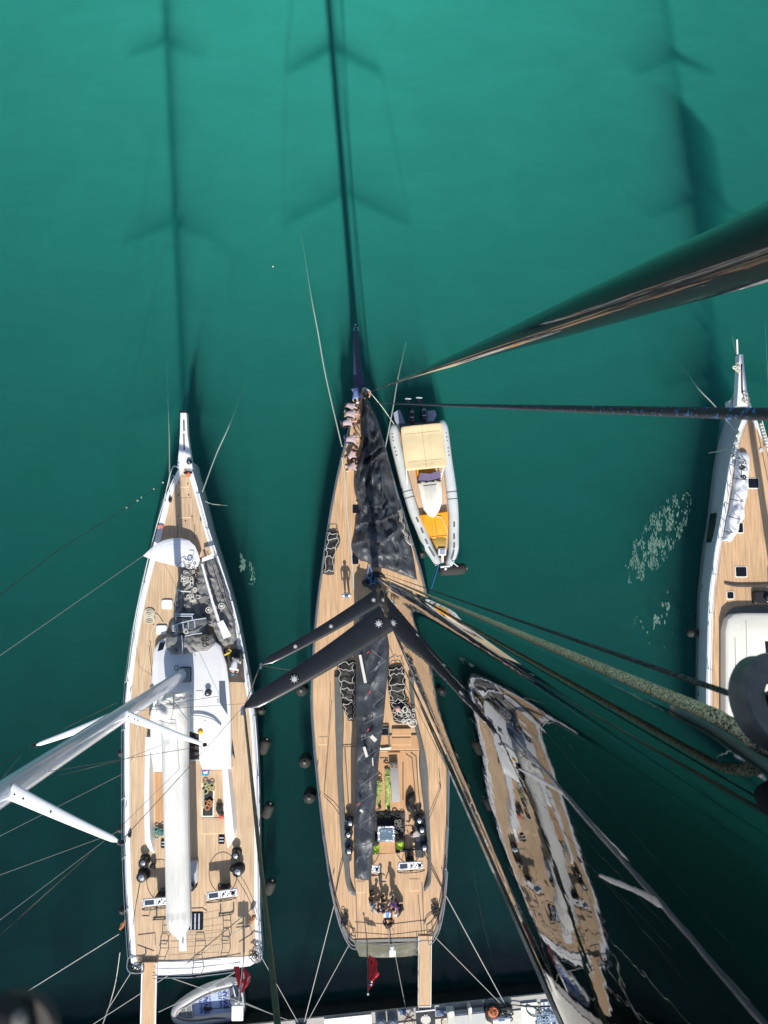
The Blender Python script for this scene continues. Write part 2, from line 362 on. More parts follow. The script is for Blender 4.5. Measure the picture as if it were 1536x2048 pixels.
def foil(name, root, tip, wr, wt, th, mt, parent, curve=.0, n=14, tipround=True):
    """a spreader blade: root, tip centre points, chord widths, lens section"""
    ax = (tip-root); L_ = ax.length; ax.normalize(); side = Vector((0, 0, 1)).cross(ax).normalized(); up = ax.cross(side); rows = []
    for i in range(n+1):
        t = i/n; w_ = (wr+(wt-wr)*t**.8)/2; tt = th*(1-.5*t)/2
        if tipround and t > .9: k = math.sqrt(max(0.02, 1-((t-.9)/.1)**2)); w_ *= k; tt *= k
        c = root+ax*L_*t+side*curve*math.sin(math.pi*t)
        rows.append([c+side*w_*math.cos(a)+up*tt*math.sin(a) for a in [2*math.pi*k/20 for k in range(21)]])
    b = MB(); b.grid(rows); b.add(rows[-1][:-1], [list(range(20))]); b.add(rows[0][:-1], [list(range(20))])
    return b.build(name, mt, parent, sharp=60), side, up
def winch(parent, px, py, z, r=.19, h=.34, body=BLKG, name='winch', loc=None, base=None):
    c = loc or P(px, py, z); b = MB()
    b.lathe(c, [(r*1.35, 0), (r*1.35, .04), (r*1.05, .08), (r*.82, h*.45), (r*.85, h*.7), (r*1.12, h*.8), (r*1.12, h*.93), (r*.9, h)], 20)
    o = b.build(name, body, parent)
    b = MB(); b.lathe(c+Vector((0, 0, h)), [(r*.62, .0), (r*.6, .015), (r*.5, .02)], 16); b.lathe(c+Vector((0, 0, h+.02)), [(r*.28, 0), (r*.26, .03), (r*.1, .035)], 8)
    q = b.build('winch_top', CHROME, o); q.parent = o
    return o
def cleat(parent, px, py, z, ang=90, s=.32):
    c = P(px, py, z); d = Vector((math.cos(R_(ang)), math.sin(R_(ang)), 0)); b = MB()
    b.tube([c-d*s/2+Vector((0, 0, .10)), c-d*s*.2+Vector((0, 0, .085)), c+d*s*.2+Vector((0, 0, .085)), c+d*s/2+Vector((0, 0, .10))], [.012, .025, .025, .012], 6)
    for k in (-.25, .25): b.tube([c+d*s*k*.6, c+d*s*k*.6+Vector((0, 0, .08))], .018, 6)
    return b.build('cleat', STEEL, parent)
def fender(c, r, L_, label, axis=(0, 0, 1), group=None, end=FENDT):
    ax = Vector(axis).normalized(); rot = ax.to_track_quat('Z', 'Y').to_matrix(); c = Vector(c)
    t = thing('fender', label, 'fender', c, group=group)
    b = MB(); b.lathe(c, [(r*.25, -L_/2), (r*.7, -L_/2+r*.15), (r*.95, -L_/2+r*.45), (r, -L_/2+r*.9), (r, L_/2-r*.9), (r*.95, L_/2-r*.45), (r*.7, L_/2-r*.15), (r*.25, L_/2)], 20, rot=rot)
    b.build('cover', FEND, t)
    b = MB(); b.lathe(c+ax*(L_/2-.02), [(r*.28, 0), (r*.24, .07), (r*.1, .1)], 10, rot=rot); b.build('eye', end, t)
    return t
def text_obj(s, loc, size, rz, mt, name, parent, tilt=None, extr=.002, spacing=1.0, bold=0):
    cu = bpy.data.curves.new(name, 'FONT'); cu.body = s; cu.size = size; cu.extrude = extr; cu.align_x = 'CENTER'; cu.align_y = 'CENTER'; cu.space_character = spacing; cu.offset = bold
    o = bpy.data.objects.new(name, cu); COL.objects.link(o); bpy.context.view_layer.update()
    me = bpy.data.meshes.new_from_object(o); bpy.data.objects.remove(o)
    me.materials.clear(); me.materials.append(mt)
    off = root_loc(parent) if parent else Vector()
    M_ = Matrix.Translation(Vector(loc)-off) @ (tilt or Euler((0, 0, rz)).to_matrix()).to_4x4(); me.transform(M_)
    o = bpy.data.objects.new(name, me); COL.objects.link(o)
    if parent: o.parent = parent
    return o
def lump(mb, c, r, sx=1, sy=1, sz=1, seed=0, n=10, k=.25):
    c = Vector(c); vs = []; fs = []
    for i in range(n+1):
        th = math.pi*i/n
        for j in range(n*2):
            a = math.pi*j/n; d = Vector((math.sin(th)*math.cos(a), math.sin(th)*math.sin(a), math.cos(th)))
            q = 1+k*NZ.noise(d*1.6+Vector((seed*3.1, seed, 0)))+k*.4*NZ.noise(d*4+Vector((seed, 0, 1)))
            vs.append(c+Vector((d.x*sx, d.y*sy, d.z*sz))*r*q)
    m = n*2
    fs = [[m*i+j, m*i+(j+1) % m, m*(i+1)+(j+1) % m, m*(i+1)+j] for i in range(n) for j in range(m)]
    mb.add(vs, fs)
def coil(mb, c, r, turns=4, rr=.015, seed=0, sy=1.0, jit=.12, ax=None):
    c = Vector(c); n = turns*14; rnd = random.Random(seed); pts = []
    for i in range(n+1):
        a = 2*math.pi*i/14; k = 1+jit*math.sin(a*.37+seed)+.06*rnd.uniform(-1, 1)
        pts.append(c+Vector((r*k*math.cos(a), r*k*sy*math.sin(a), .012*i/14+.01*rnd.random())))
    mb.tube(pts, rr, 5)
def tangle(mb, c, sx, sy, h, cnt, rr, seed):
    rnd = random.Random(seed); c = Vector(c)
    for k in range(int(cnt*1.7)):
        q = c+Vector((rnd.uniform(-sx, sx)*.5, rnd.uniform(-sy, sy)*.5, rnd.uniform(0, h))); coil(mb, q, rnd.uniform(.05, .14), rnd.choice((1, 2)), rr, seed+k, sy=rnd.uniform(.6, 1.3))
def wheel(parent, c, r, ry, rx=0.0, m=BLACK):
    """steering wheel standing across the boat, leaning by rx"""
    rot = Euler((R_(90)-rx, 0, ry)).to_matrix(); c = Vector(c); b = MB()
    b.tube([c+rot @ Vector((r*math.cos(a), r*math.sin(a), 0)) for a in [2*math.pi*i/40 for i in range(41)]], .022, 6, caps=False)
    for k in range(5):
        a = 2*math.pi*k/5+.3; b.tube([c, c+rot @ Vector((r*math.cos(a), r*math.sin(a), 0))], .013, 5)
    b.lathe(c, [(.07, -.03), (.07, .03)], 10, rot=rot)
    return b.build('steering_wheel', m, parent)

# =========================== CENTRE YACHT ===========================
CY = thing('sailing_yacht', 'middle sailing yacht with dark hull and teak deck, seen straight below its black mast', 'yacht', P(765, 1300, 0))
CL = [(722,765),(709,812),(692,874),(667,980),(648,1097),(631,1226),(622,1357),(622,1430),(635,1581),(656,1746),(674,1822),(690,1866),(708,1884)]
CR = [(724,765),(741,812),(767,881),(800,1003),(828,1088),(852,1177),(880,1320),(892,1420),(899,1560),(893,1736),(884,1825),(872,1866),(857,1880)]
dlC = hull(CY, CL, CR, ZD, DGREY, TEAK, MGREY, rail=.15, flare=.97, shift=1.5)
# transom face
la, ra = dlC[-1][0], dlC[-1][1]
b = MB(); rows = []
for z, o in ((ZD-.02, 0), (ZD*.7, .62), (ZD*.35, 1.25), (.10, 1.85)):
    k = 1-.06*(ZD-z); mid = (la+ra)/2
    rows.append([mid+(la-mid)*k*(1-2*j/12)*1.0+Vector((0, -o-.02-.12*(1-(1-j/6)**2), z-ZD)) for j in range(13)])
b.slab(rows, .05); b.build('transom', TRANS, CY)
b = MB()
for k in range(9): b.box((la+ra)/2+Vector((-1.35+.32*k, -1.02, -1.12)), (.09, .06, .02), rz=.1)
o = b.build('faded_lettering', mat('faded_lettering', (.30, .30, .25), .6), CY); o['kind'] = 'stuff'
# bowsprit
b = MB(); rows = []
for px0, px1, y in ((708, 716, 662), (707.5, 717.5, 680), (707, 722, 730), (707, 734, 790)):
    a, c = P(px0, y, ZD+.25), P(px1, y, ZD+.25)
    rows.append([a+Vector((0, 0, -.3)), a, (a+c)/2+Vector((0, 0, .05)), c, c+Vector((0, 0, -.3))])
b.grid(rows); b.add(rows[0], [[0, 1, 2, 3, 4]]); b.build('bowsprit', mat('navy_carbon', (.035, .045, .08), .3, coat=.4), CY)
b = MB(); q = P(712, 662, ZD+.3); b.tube([q+Vector((-.12, 0, 0)), q+Vector((-.12, .22, 0)), q+Vector((.12, .22, 0)), q+Vector((.12, 0, 0))], .04, 6); b.build('sprit_fitting', STEEL, CY)
# dark deck centre strip under the sails, cockpit details
COL_O = [(668,1352),(670,1430),(672,1508),(675,1573),(682,1690),(688,1732),(691,1762),(698,1782),(710,1792)]
COL_I = [(681,1352),(688,1430),(686,1500),(686,1540),(690,1612),(697,1690),(700,1740),(703,1765),(712,1785)]
COR_O = [(828,1352),(832,1430),(854,1526),(858,1612),(862,1702),(863,1745),(860,1768),(848,1783)]
COR_I = [(816,1352),(824,1430),(837,1492),(838,1534),(848,1623),(854,1700),(855,1742),(853,1760),(847,1773)]
for o_, i_ in ((COL_O, COL_I), (COR_I, COR_O)):
    a_ = resamp(o_, 30); c_ = resamp(i_, 30); b = MB(); rows = []
    for k, (p_, q_) in enumerate(zip(a_, c_)):
        l, r = P(*p_, ZD), P(*q_, ZD); h = .38*min(1, (30-k)/4+.15)
        rows.append([l, l+Vector((0, 0, h*.8))+(r-l)*.12, l+(r-l)*.5+Vector((0, 0, h)), r+Vector((0, 0, h*.8))-(r-l)*.12, r])
    b.grid(rows); b.build('coaming', MGREY, CY)
# cockpit sole, set out as teak panels with dark seams
def panel(parent, x0, y0, x1, y1, z, name='deck_panel', mt=TEAKN, frame=MGREY, f=.03, skew=0):
    a, c = P(x0, y0, z), P(x1, y1, z); b = MB(); b.box(((a.x+c.x)/2, (a.y+c.y)/2, z), (abs(c.x-a.x), abs(c.y-a.y), .03), bev=.06); o = b.build(name+'_rim', frame, parent)
    b = MB(); b.box(((a.x+c.x)/2, (a.y+c.y)/2, z+.012), (abs(c.x-a.x)-2*f, abs(c.y-a.y)-2*f, .03), bev=.05); b.build(name, mt, o)
    return o
PALEW = mat('pale_wood_edge', (.72, .52, .32), .6)
panel(CY, 752, 1470, 842, 1500, ZD+.10, 'cockpit_panel', TEAKN, PALEW)
for k in range(2): panel(CY, 784, 1457+k*18, 822, 1472+k*18, ZD+.16, 'locker_lid', TEAKN, PALEW, .02)
panel(CY, 742, 1502, 838, 1622, ZD+.07, 'cockpit_sole', TEAKN, PALEW, .05)
b = MB()
for pts in ([(822,1505),(832,1513),(834,1540),(840,1620)], [(806,1525),(806,1600)], [(812,1508),(824,1516),(828,1560),(833,1622)], [(690,1500),(694,1560),(699,1640)], [(760,1516),(782,1516)], [(686,1494),(712,1492)]):
    b.tube([P(x, y, ZD+.11) for x, y in pts], .028, 4)
b.build('cockpit_caulking', MGREY, CY)
pxprism('companionway', [(762,1455),(776,1455),(777,1494),(762,1494)], ZD, ZD+.11, GLASS, CY)
b = MB(); b.tube([P(762, 1456, ZD+.2), P(777, 1456, ZD+.2), P(779, 1494, ZD+.2), P(762, 1496, ZD+.2)], .05, 6); b.build('companionway_frame', MGREY, CY)
pxprism('companionway_step', [(760,1495),(782,1494),(782,1499),(760,1500)], ZD, ZD+.22, CREAM, CY)
pxprism('bench_base', [(776,1505),(800,1505),(803,1612),(778,1612)], ZD, ZD+.15, TEAKN, CY)
pxprism('bench_cushion', [(779,1528),(796,1527),(801,1603),(784,1605)], ZD+.15, ZD+.55, mat('grey_cushion', (.34, .33, .31), .8, var=.05), CY, top_in=.04)
b = MB()
for k in (-1, 1): coil(b, P(788+k*4, 1533, ZD+.56), .07, 2, .016, k+3)
b.build('coiled_straps', mat('tan_strap', (.45, .22, .1), .7), CY)
pxprism('rope_well', [(751,1612),(810,1606),(810,1704),(747,1706)], ZD, ZD+.09, BLACK, CY)
b = MB(); tangle(b, P(795, 1645, ZD+.1), .7, 1.2, .1, 16, .02, 11); tangle(b, P(765, 1632, ZD+.1), .9, .5, .1, 9, .018, 31); b.build('rope_bundle', ROPEK, CY)
b = MB(); tangle(b, P(800, 1655, ZD+.12), .5, 1.0, .15, 7, .018, 45); b.build('grey_rope_bundle', mat('grey_rope', (.25, .24, .22), .8, var=.2, vscale=10), CY)
pxprism('engine_hatch', [(753,1684),(791,1683),(792,1706),(752,1707)], ZD, ZD+.17, TEAKN, CY)
# steel box
t = thing('steel_box', 'shiny metal box with a glass lid in front of the wheels on the middle yacht', 'box', P(772, 1668, ZD+.1))
a, c = P(755, 1652, ZD+.5), P(790, 1684, ZD+.5); cc = (a+c)/2
b = MB(); b.box((cc.x, cc.y, ZD+.32), (abs(c.x-a.x), abs(c.y-a.y), .44), bev=.1); b.build('case', mat('hammered_steel', (.85, .85, .82), .22, metal=1, bump=.7, bscale=7), t)
b = MB(); b.box((cc.x, cc.y, ZD+.555), (abs(c.x-a.x)-.25, abs(c.y-a.y)-.25, .03), bev=.06); b.build('lid', mat('blue_glass', (.25, .35, .42), .05, metal=.6, bump=.3, bscale=5), t)
b = MB(); b.tube([cc+Vector((-.3, 0, .58-.0)), cc+Vector((.3, 0, .58))], .02, 5); b.build('handle', STEEL, t)
# winches
for x, y in ((843,1655),(848,1690),(697,1664),(698,1697),(838,1636),(701,1641)): winch(CY, x, y, ZD+.2, r=.2, h=.45)
for x, y in ((840,1672),(694,1680)):
    b = MB(); b.box(P(x, y, ZD+.15), (.55, 2.4, .3), bev=.15); b.build('winch_plinth', DGREY, CY)
# traveller and wheels, consoles
b = MB(); b.tube([P(742, 1704, ZD+.12), P(846, 1698, ZD+.12)], .05, 5); b.tube([P(742, 1708, ZD+.12), P(800, 1705, ZD+.12)], .03, 5); b.build('traveller', BLKG, CY)
def console(parent, px, py, z, w_, d_, rz, h=1.0, scr=(-.62, -.1), lean=.0):
    c = P(px, py, z+h); b = MB(); b.box((c.x, c.y, z+h/2), (w_*.35, d_*.6, h), rz=rz, bev=.05); o = b.build('helm_console', BLACK, parent)
    b = MB(); b.box((c.x, c.y, z+h), (w_, d_, .09), rz=rz, bev=.06); b.build('console_top', WHITE, o)
    ct, st = math.cos(rz), math.sin(rz)
    def L(x, y): return Vector((c.x+x*ct-y*st, c.y+x*st+y*ct, z+h+.047))
    b = MB(); p = L(-w_*.27, 0); b.box(p, (w_*.30, d_*.62, .012), rz=rz, bev=.02); b.build('screen', mat('console_screen', (.05, .07, .10), .1), o)
    b = MB()
    for k in range(9): p = L(w_*(.02+.052*k), (k % 3-1)*d_*.22); b.box(p, (w_*.035, d_*.16, .014), rz=rz)
    p = L(w_*.05, 0); b.lathe(p, [(.055, 0), (.05, .03)], 12); p = L(w_*.36, 0); b.box(p, (w_*.12, d_*.4, .014), rz=rz); b.build('keypad', BLKG, o)
    return o
console(CY, 821, 1731, ZD, 1.45, .42, R_(3)); wheel(CY, P(821, 1731, ZD+1)+Vector((.02, -.30, -.02)), .78, R_(3), .25)
console(CY, 738, 1737, ZD, 1.25, .42, R_(-3)); wheel(CY, P(736, 1737, ZD+1)+Vector((-.02, -.30, -.02)), .75, R_(-3), .25)
b = MB()
for pts in ([(816,1700),(816,1726)], [(735,1700),(735,1726)]): b.tube([P(x, y, ZD+.1) for x, y in pts], .09, 6)
b.build('pedestal_base', DGREY, CY)
# deck trunk lines at the stern and flush hatches
b = MB()
for pts in ([(712,1795),(716,1884)], [(709,1755),(712,1795)], [(844,1765),(849,1880)], [(836,1790),(844,1866)]): b = MB(); b.tube([P(x, y, ZD+.03) for x, y in pts], .022, 4); b.build('caulking', MGREY, CY)
for q in ((712,1762,730,1786),(818,1757,840,1782),(637,1473,655,1490)): panel(CY, *q, ZD+.025, 'flush_hatch', TEAK, PALEW, .03)
b = MB()
for x, y in ((706,1018),(706,1105),(704,1120)):
    a = P(x+6, y, ZD+.04); b.box(a, (.42, .5, .05), bev=.05)
b.build('deck_hatch', GLASS, CY)
for x, y, a in ((636,1528,84),(884,1512,92),(640,1592,70),(880,1572,110),(690,1830,80),(872,1820,75),(702,1872,35),(862,1866,-30),(668,1745,80),(884,1742,95),(682,1290,85)): cleat(CY, x, y, ZD+.03, a)
for sd_, idx in ((0, [6,10,14,18,22,26,30,34,38,42,45]), (1, [6,10,14,18,22,26,30,34,38,42,45])): stanchions(CY, dlC, idx, STEEL, sd_, inset=.05)
# pushpit rails
for sgn, pts in ((0, [(660,1755),(672,1810),(684,1850),(700,1880),(712,1886)]), (1, [(893,1735),(887,1800),(878,1845),(866,1870),(856,1878)])):
    b = MB()
    for h in (.35, .72): b.tube(crv([P(x, y, ZD)+Vector((0, 0, h)) for x, y in pts], 16), .03, 6)
    for x, y in pts: b.tube([P(x, y, ZD), P(x, y, ZD)+Vector((0, 0, .74))], .026, 6)
    b.build('pushpit_rail', STEEL, CY)
# stern light mast with white dome and box
b = MB(); q = P(782, 1886, ZD)
for k in (-.14, .14): b.tube([q+Vector((k, .75, 0)), q+Vector((k, .0, .75))], .02, 5)
b.tube([q+Vector((0, 0, .0)), q+Vector((0, 0, 1.3))], .035, 6); b.tube([P(712, 1884, ZD+.7), P(782, 1892, ZD+.75), P(856, 1880, ZD+.7)], .022, 5); b.tube([P(712, 1884, ZD+.35), P(782, 1892, ZD+.4), P(856, 1880, ZD+.35)], .018, 5); b.build('aerial_post', STEEL, CY)
b = MB(); q = P(784, 1894, ZD+1.5); lump(b, q, .13, n=8, k=0); b.build('aerial_dome', WHITE, CY)
b = MB(); q = P(785, 1906, ZD+1.4); b.box(q, (.36, .36, .1), bev=.04); b.build('aerial_box', WHITE, CY)
# passerelle
b = MB(); a, c = P(850, 1872, ZD+.1), P(849, 2012, 1.75); d = (c-a).normalized(); s_ = Vector((d.y, -d.x, 0)).normalized()
b.slab([[a+s_*-.31, a+s_*.31], [(a+c)/2+s_*-.31, (a+c)/2+s_*.31], [c+s_*-.33, c+s_*.33]], .09); pas = b.build('gangway', mat('gangway_teak', (.55, .37, .21), .7, var=.12, vscale=5, stretch=(3, .2, 1), seams=5), CY)
b = MB()
for s in (-.36, .36): b.tube([a+s_*s+Vector((0, 0, .02)), c+s_*s+Vector((0, 0, .02))], .035, 5)
b.tube([c+s_*-.37+Vector((0, -.02, 0)), c+s_*.37+Vector((0, -.02, 0))], .04, 5); b.build('gangway_rim', mat('pale_alloy', (.7, .66, .6), .4), pas)
b = MB(); f = a+(c-a)*.16
for k in (.2, .45, .7, .95): p = a+(c-a)*k+s_*.40; b.tube([p, p+Vector((0, 0, .9))], .014, 5)
b.tube([a+(c-a)*.2+s_*.4+Vector((0, 0, .88)), a+(c-a)*.95+s_*.4+Vector((0, 0, .88))], .012, 5); b.build('gangway_handrail', STEEL, pas)
# mast
MX, MY, MA, MB_ = .606, -.70, .2, .39
def mlean(z): return -.008*(46-min(z, 46))
b = MB(); b.grid([se(MX+mlean(z), MY, z, MA, MB_, 3.2, 96) for z in (ZD, 10, 20, 30, 38, 42, 44, 46, 52)])
mast = b.build('mast', MIRROR, CY, sharp=80)
def onmast(px, py, off=.003):
    d = C2W @ Vector(((px-768)/F, -(py-1024)/F, -1)); best = None
    for i in range(200, 3600):
        q = Vector((0, 0, CZ))+d*(i*.001); v = abs((q.x-MX)/(MA+off))**3.2+abs((q.y-MY)/(MB_+off))**3.2
        if v <= 1: return q
        if best is None or v < best[0]: best = (v, q)
    return best[1]
b = MB()
for zz in range(26): z = 20.2+zz*.0
b = MB(); b.tube([Vector((MX+mlean(ZD), MY-MB_-.03, ZD+1)), Vector((MX, MY-MB_-.03, 46)), Vector((MX, MY-MB_-.03, 51))], .035, 6); b.build('mast_track', CHROME, mast)
b = MB(); b.lathe((MX+mlean(ZD), MY, ZD), [(.62, 0), (.62, .05), (.5, .12)], 20); b.build('mast_collar', BLKG, mast)
def fitting(mb, x, y, z, hz):
    for k in range(6): mb.lathe((x, y, z-hz+2*hz*k/5), [(.02, -.02), (.028, 0), (.02, .02)], 8, rot=Euler((0, R_(90), 0)).to_matrix())
for (zr, tip, wr, wt) in ((21.8, P(524, 1328, 21.8), .55, .27), (30.6, P(490, 1413, 30.6), .62, .31)):
    for s in (-1, 1):
        root = Vector((MX+mlean(zr)+s*.17, MY-(.17 if zr < 25 else .30), zr)); tp = Vector((MX+s*(MX-tip.x), tip.y, zr+.1)) if s > 0 else Vector((tip.x, tip.y, zr+.1))
        sp, sdv, up = foil('spreader', root, tp, wr, wt, .13, CRIM, mast, curve=-s*.06)
        ax = (tp-root)
        for k in ((.06,) if zr > 25 else (.05,))+((.66,) if zr > 25 else (.42, .72)):
            c = root+ax*k-sdv*s*.06*math.sin(math.pi*k)+Vector((0, 0, .065*(1-.5*k))); b = MB(); rr = .075 if zr < 25 else .085
            b.lathe(c, [(rr*1.25, -.01), (rr*1.2, .012), (rr*.8, .014)], 18); b.build('spreader_light', BLKG, sp)
            b = MB(); b.lathe(c, [(rr*.7, .0), (rr*.65, .025), (rr*.3, .03)], 12)
            for a in range(8): b.lathe(c+Vector((rr*.9*math.cos(a*.785), rr*.9*math.sin(a*.785), .012)), [(.012, 0), (.01, .008)], 6)
            b.build('lamp_lens', mat('lens', (.75, .75, .7), .15, metal=.5), sp)
        b = MB(); e = tp+Vector((0, 0, .05)); b.lathe(e, [(.05, -.02), (.05, .04)], 10); b.box(e+Vector((s*.02, -.08, .02)), (.07, .12, .06)); b.build('tip_fitting', STEEL, sp)
    b = MB(); GOLD = mat('brass_fitting', (.62, .52, .28), .3, metal=1)
    for yy in range(9):
        y = MY+.2-.065*yy; b.lathe((MX+mlean(zr)-MA-.012, y, zr+.02*(yy % 2)), [(.016, -.015), (.022, 0), (.016, .02)], 8)
    b.tube([Vector((MX+mlean(zr)-MA-.018, MY+.3, zr+.09)), Vector((MX+mlean(zr)-MA-.018, MY-.28, zr+.09))], .012, 5); b.build('root_fitting', GOLD, mast)
# shrouds: tip to tip and down to the chain plates
t1, t2 = P(520, 1331, 21.9), P(488, 1415, 30.7)
chn = P(640, 1350, ZD+.1)
for s in (0, 1):
    f = (lambda v: v) if s == 0 else (lambda v: Vector((2*MX-v.x, v.y, v.z)))
    b = MB(); b.tube([f(t1), f(t2)], .012, 6); b.tube([f(chn), f(t1)], .005, 6); b.build('shroud', BLKG, mast)
# upper rigging that leads past the camera
b = MB(); b.tube([t2, P(555, 2048, 41.6), P(565, 2300, 42.6)], [.024, .020, .02], 8); b.build('shroud', mat('olive_carbon_rod', (.06, .055, .035), .3, var=.5, vscale=30), mast)
b = MB(); b.tube([P(800, 1318, 10.0), P(1131, 2048, 42.3), P(1340, 2500, 43.4)], [.034, .034, .034], 8); b.build('backstay', BLKG, mast)
# boom
b = MB(); r0, r1 = P(745, 1215, 4.2), P(726, 1752, 4.5)
b.grid([[p+Vector((x, 0, z)) for x, z in ((-w_*.7, .2), (-w_, .0), (-w_*.55, -.3), (0, -.4), (w_*.55, -.3), (w_, 0), (w_*.7, .2))] for p, w_ in ((r0, .75), (r0+(r1-r0)*.5, .66), (r1, .46))]); b.build('boom', MGREY, CY)
# black mainsail flaked on the boom
def flaked(name, L, R, z0, h, seed, mt, fold, freq=1.0, n=150, m=26):
    return heapobj(name, L, R, z0, h, seed, mt, None, n=n, m=m, fold=fold, prof=.35, freq=freq, pleat=11, pa=.16)
SAIL1 = flaked('mainsail', [(716,1252),(715,1300),(713,1400),(711,1500),(708,1620),(707,1700),(708,1756)], [(768,1240),(778,1300),(770,1400),(759,1500),(753,1590),(748,1680),(742,1757)], 4.6, .8, 3, SAILB, .5, freq=.6)
tag(SAIL1, 'black mainsail flaked along the boom with white reef lines', 'sail')
for k, (x0, y0, x1, y1, w_) in enumerate(((720,1310,731,1366,5),(742,1472,752,1482,7),(728,1494,734,1514,5),(745,1516,746,1532,2),(720,1620,726,1624,4))):
    b = MB(); a, c = P(x0, y0, 5.75), P(x1, y1, 5.75); s = Vector(((c-a).y, -(c-a).x, 0)).normalized()*w_*.0145
    b.slab([[a-s, a+s], [c-s, c+s]], .03); b.build('white_patch', WEB, SAIL1)
b = MB(); zz = [(743,1300,1),(770,1322,0),(740,1345,1),(768,1358,0),(742,1372,1),(768,1392,0),(745,1412,1),(767,1428,0),(728,1448,1),(764,1462,0),(722,1480,0),(752,1500,1),(722,1522,0),(756,1545,1),(720,1572,0),(748,1586,1),(718,1606,0),(752,1628,1),(720,1650,0),(746,1668,1)]
b.tube([P(x, y, 5.62+.05*(k % 3)) for k, (x, y, s) in enumerate(zz)], .013, 4); b.build('reef_line', mat('pale_line', (.30, .31, .32), .8), SAIL1)
for x, y in ((739,1385),(736,1460),(718,1608),(736,1305)):
    b = MB(); a = P(x, y, 5.78); b.box(a, (.05, .17, .02), rz=R_(-40)); b.build('red_tab', RED, SAIL1)
# black headsail heaped on the foredeck
HS = heapobj('headsail', [(724,800),(722,850),(722,900),(710,935),(707,965),(713,1000),(717,1025),(708,1065),(703,1098),(722,1122)], [(738,803),(753,835),(768,885),(771,905),(780,945),(797,1005),(806,1040),(818,1075),(828,1120),(834,1160)], ZD+.03, .75, 9, SAILB, n=120, m=34, fold=1.0, prof=.42, freq=.95, pleat=8, pa=.6)
tag(HS, 'black glossy headsail heaped in folds along the starboard foredeck of the middle yacht', 'sail')
for k, (x, y, ex, ey) in enumerate(((712,1001,716,1001),(725,1022,729,1028),(764,1054,757,1100),(761,881,766,897))):
    b = MB(); b.tube([P(x, y, 3.2), P(ex, ey, 3.15)], .05, 5); b.build('batten_end', BLACK, HS)
b = MB(); pts = [(799,1022),(803,1034),(801,1044),(808,1052),(806,1062),(813,1070),(812,1080),(818,1086),(823,1090)]
for k in range(26):
    t = k/25*8; i = min(7, int(t)); u = t-i; x = pts[i][0]+(pts[i+1][0]-pts[i][0])*u; y = pts[i][1]+(pts[i+1][1]-pts[i][1])*u
    b.tube([P(x-3, y-1, 2.75), P(x+1, y+1, 2.85), P(x+2, y-3, 2.78)], .03, 4)
b.build('white_hank', WEB, HS)
# ---- bags and loose gear on the middle yacht ----
def lashed_bag(name, L, R, h, seed, label, cat='sail bag', z=ZD+.03, straps=5, group=None):
    o = heapobj(name, L, R, z, h, seed, BAG, None, n=36, m=12, fold=.3, prof=.45, freq=1.6); tag(o, label, cat, group)
    Lc, Rc = resamp(L, 12), resamp(R, 12); b = MB(); rnd = random.Random(seed)
    def top(x, y, k=1.0): return P(x, y, z+h*k+.13)
    for k in range(straps):
        i = 1+int(k*10/max(1, straps-1)); a, c = Lc[i], Rc[i]
        b.tube([P(*a, z+.1)]+[top(a[0]+(c[0]-a[0])*u, a[1]+(c[1]-a[1])*u+rnd.uniform(-3, 3), .75+.3*math.sin(math.pi*u)) for u in (.15, .35, .5, .65, .85)]+[P(*c, z+.1)], .02, 5)
    for s_ in (.12, .88):
        b.tube(crv([top(Lc[i][0]+(Rc[i][0]-Lc[i][0])*(s_+.08*math.sin(i*2)), Lc[i][1]+(Rc[i][1]-Lc[i][1])*s_, .85) for i in range(1, 12)], 30), .016, 5)
    b.build('lashing', WEB, o); return o
lashed_bag('sail_bag', [(656,1063),(652,1085),(650,1115),(646,1148)], [(676,1066),(679,1082),(670,1112),(668,1150)], .4, 21, 'black bag lashed with white cord at the port edge of the foredeck')
lashed_bag('sail_bag', [(673,1322),(676,1360),(682,1400)], [(711,1322),(711,1365),(712,1405)], .45, 22, 'black lashed bag beside the coaming on the port side of the black boom')
lashed_bag('sail_bag', [(682,1404),(690,1425),(694,1440)], [(712,1404),(711,1420),(709,1441)], .35, 23, 'small crumpled black bag just aft of the lashed bag port of the boom', straps=2)
lashed_bag('sail_bag', [(777,1335),(776,1370),(781,1405)], [(808,1332),(812,1365),(811,1402)], .45, 24, 'black lashed bag with pale blue top on the starboard side of the black boom')
o = lashed_bag('sail_bag', [(780,1403),(784,1425),(787,1442)], [(812,1402),(822,1420),(832,1450)], .35, 25, 'black sack full of tangled grey and white rope at the cockpit corner', straps=3)
b = MB(); tangle(b, P(812, 1432, ZD+.45), 1.0, .8, .2, 14, .022, 5); b.build('rope_tangle', WEB, o)
b = MB(); b.tube(crv([P(x, y, ZD+.3) for x, y in ((812,1442),(822,1452),(832,1450),(830,1438),(820,1430))], 20), .06, 6); b.build('white_handle', WEB, o)
b = MB(); lump(b, P(795, 1417, ZD+.6), .16, seed=4); b.build('pink_cloth', mat('pink_cloth', (.6, .3, .28), .8), o)
o = heapobj('black_bag', [(813,1590),(811,1605),(814,1622)], [(829,1584),(831,1602),(829,1624)], ZD+.1, .5, 33, BAG, None, n=24, m=12, fold=.5, prof=.5, freq=2); tag(o, 'black soft bag leaning in the starboard corner of the cockpit', 'bag')
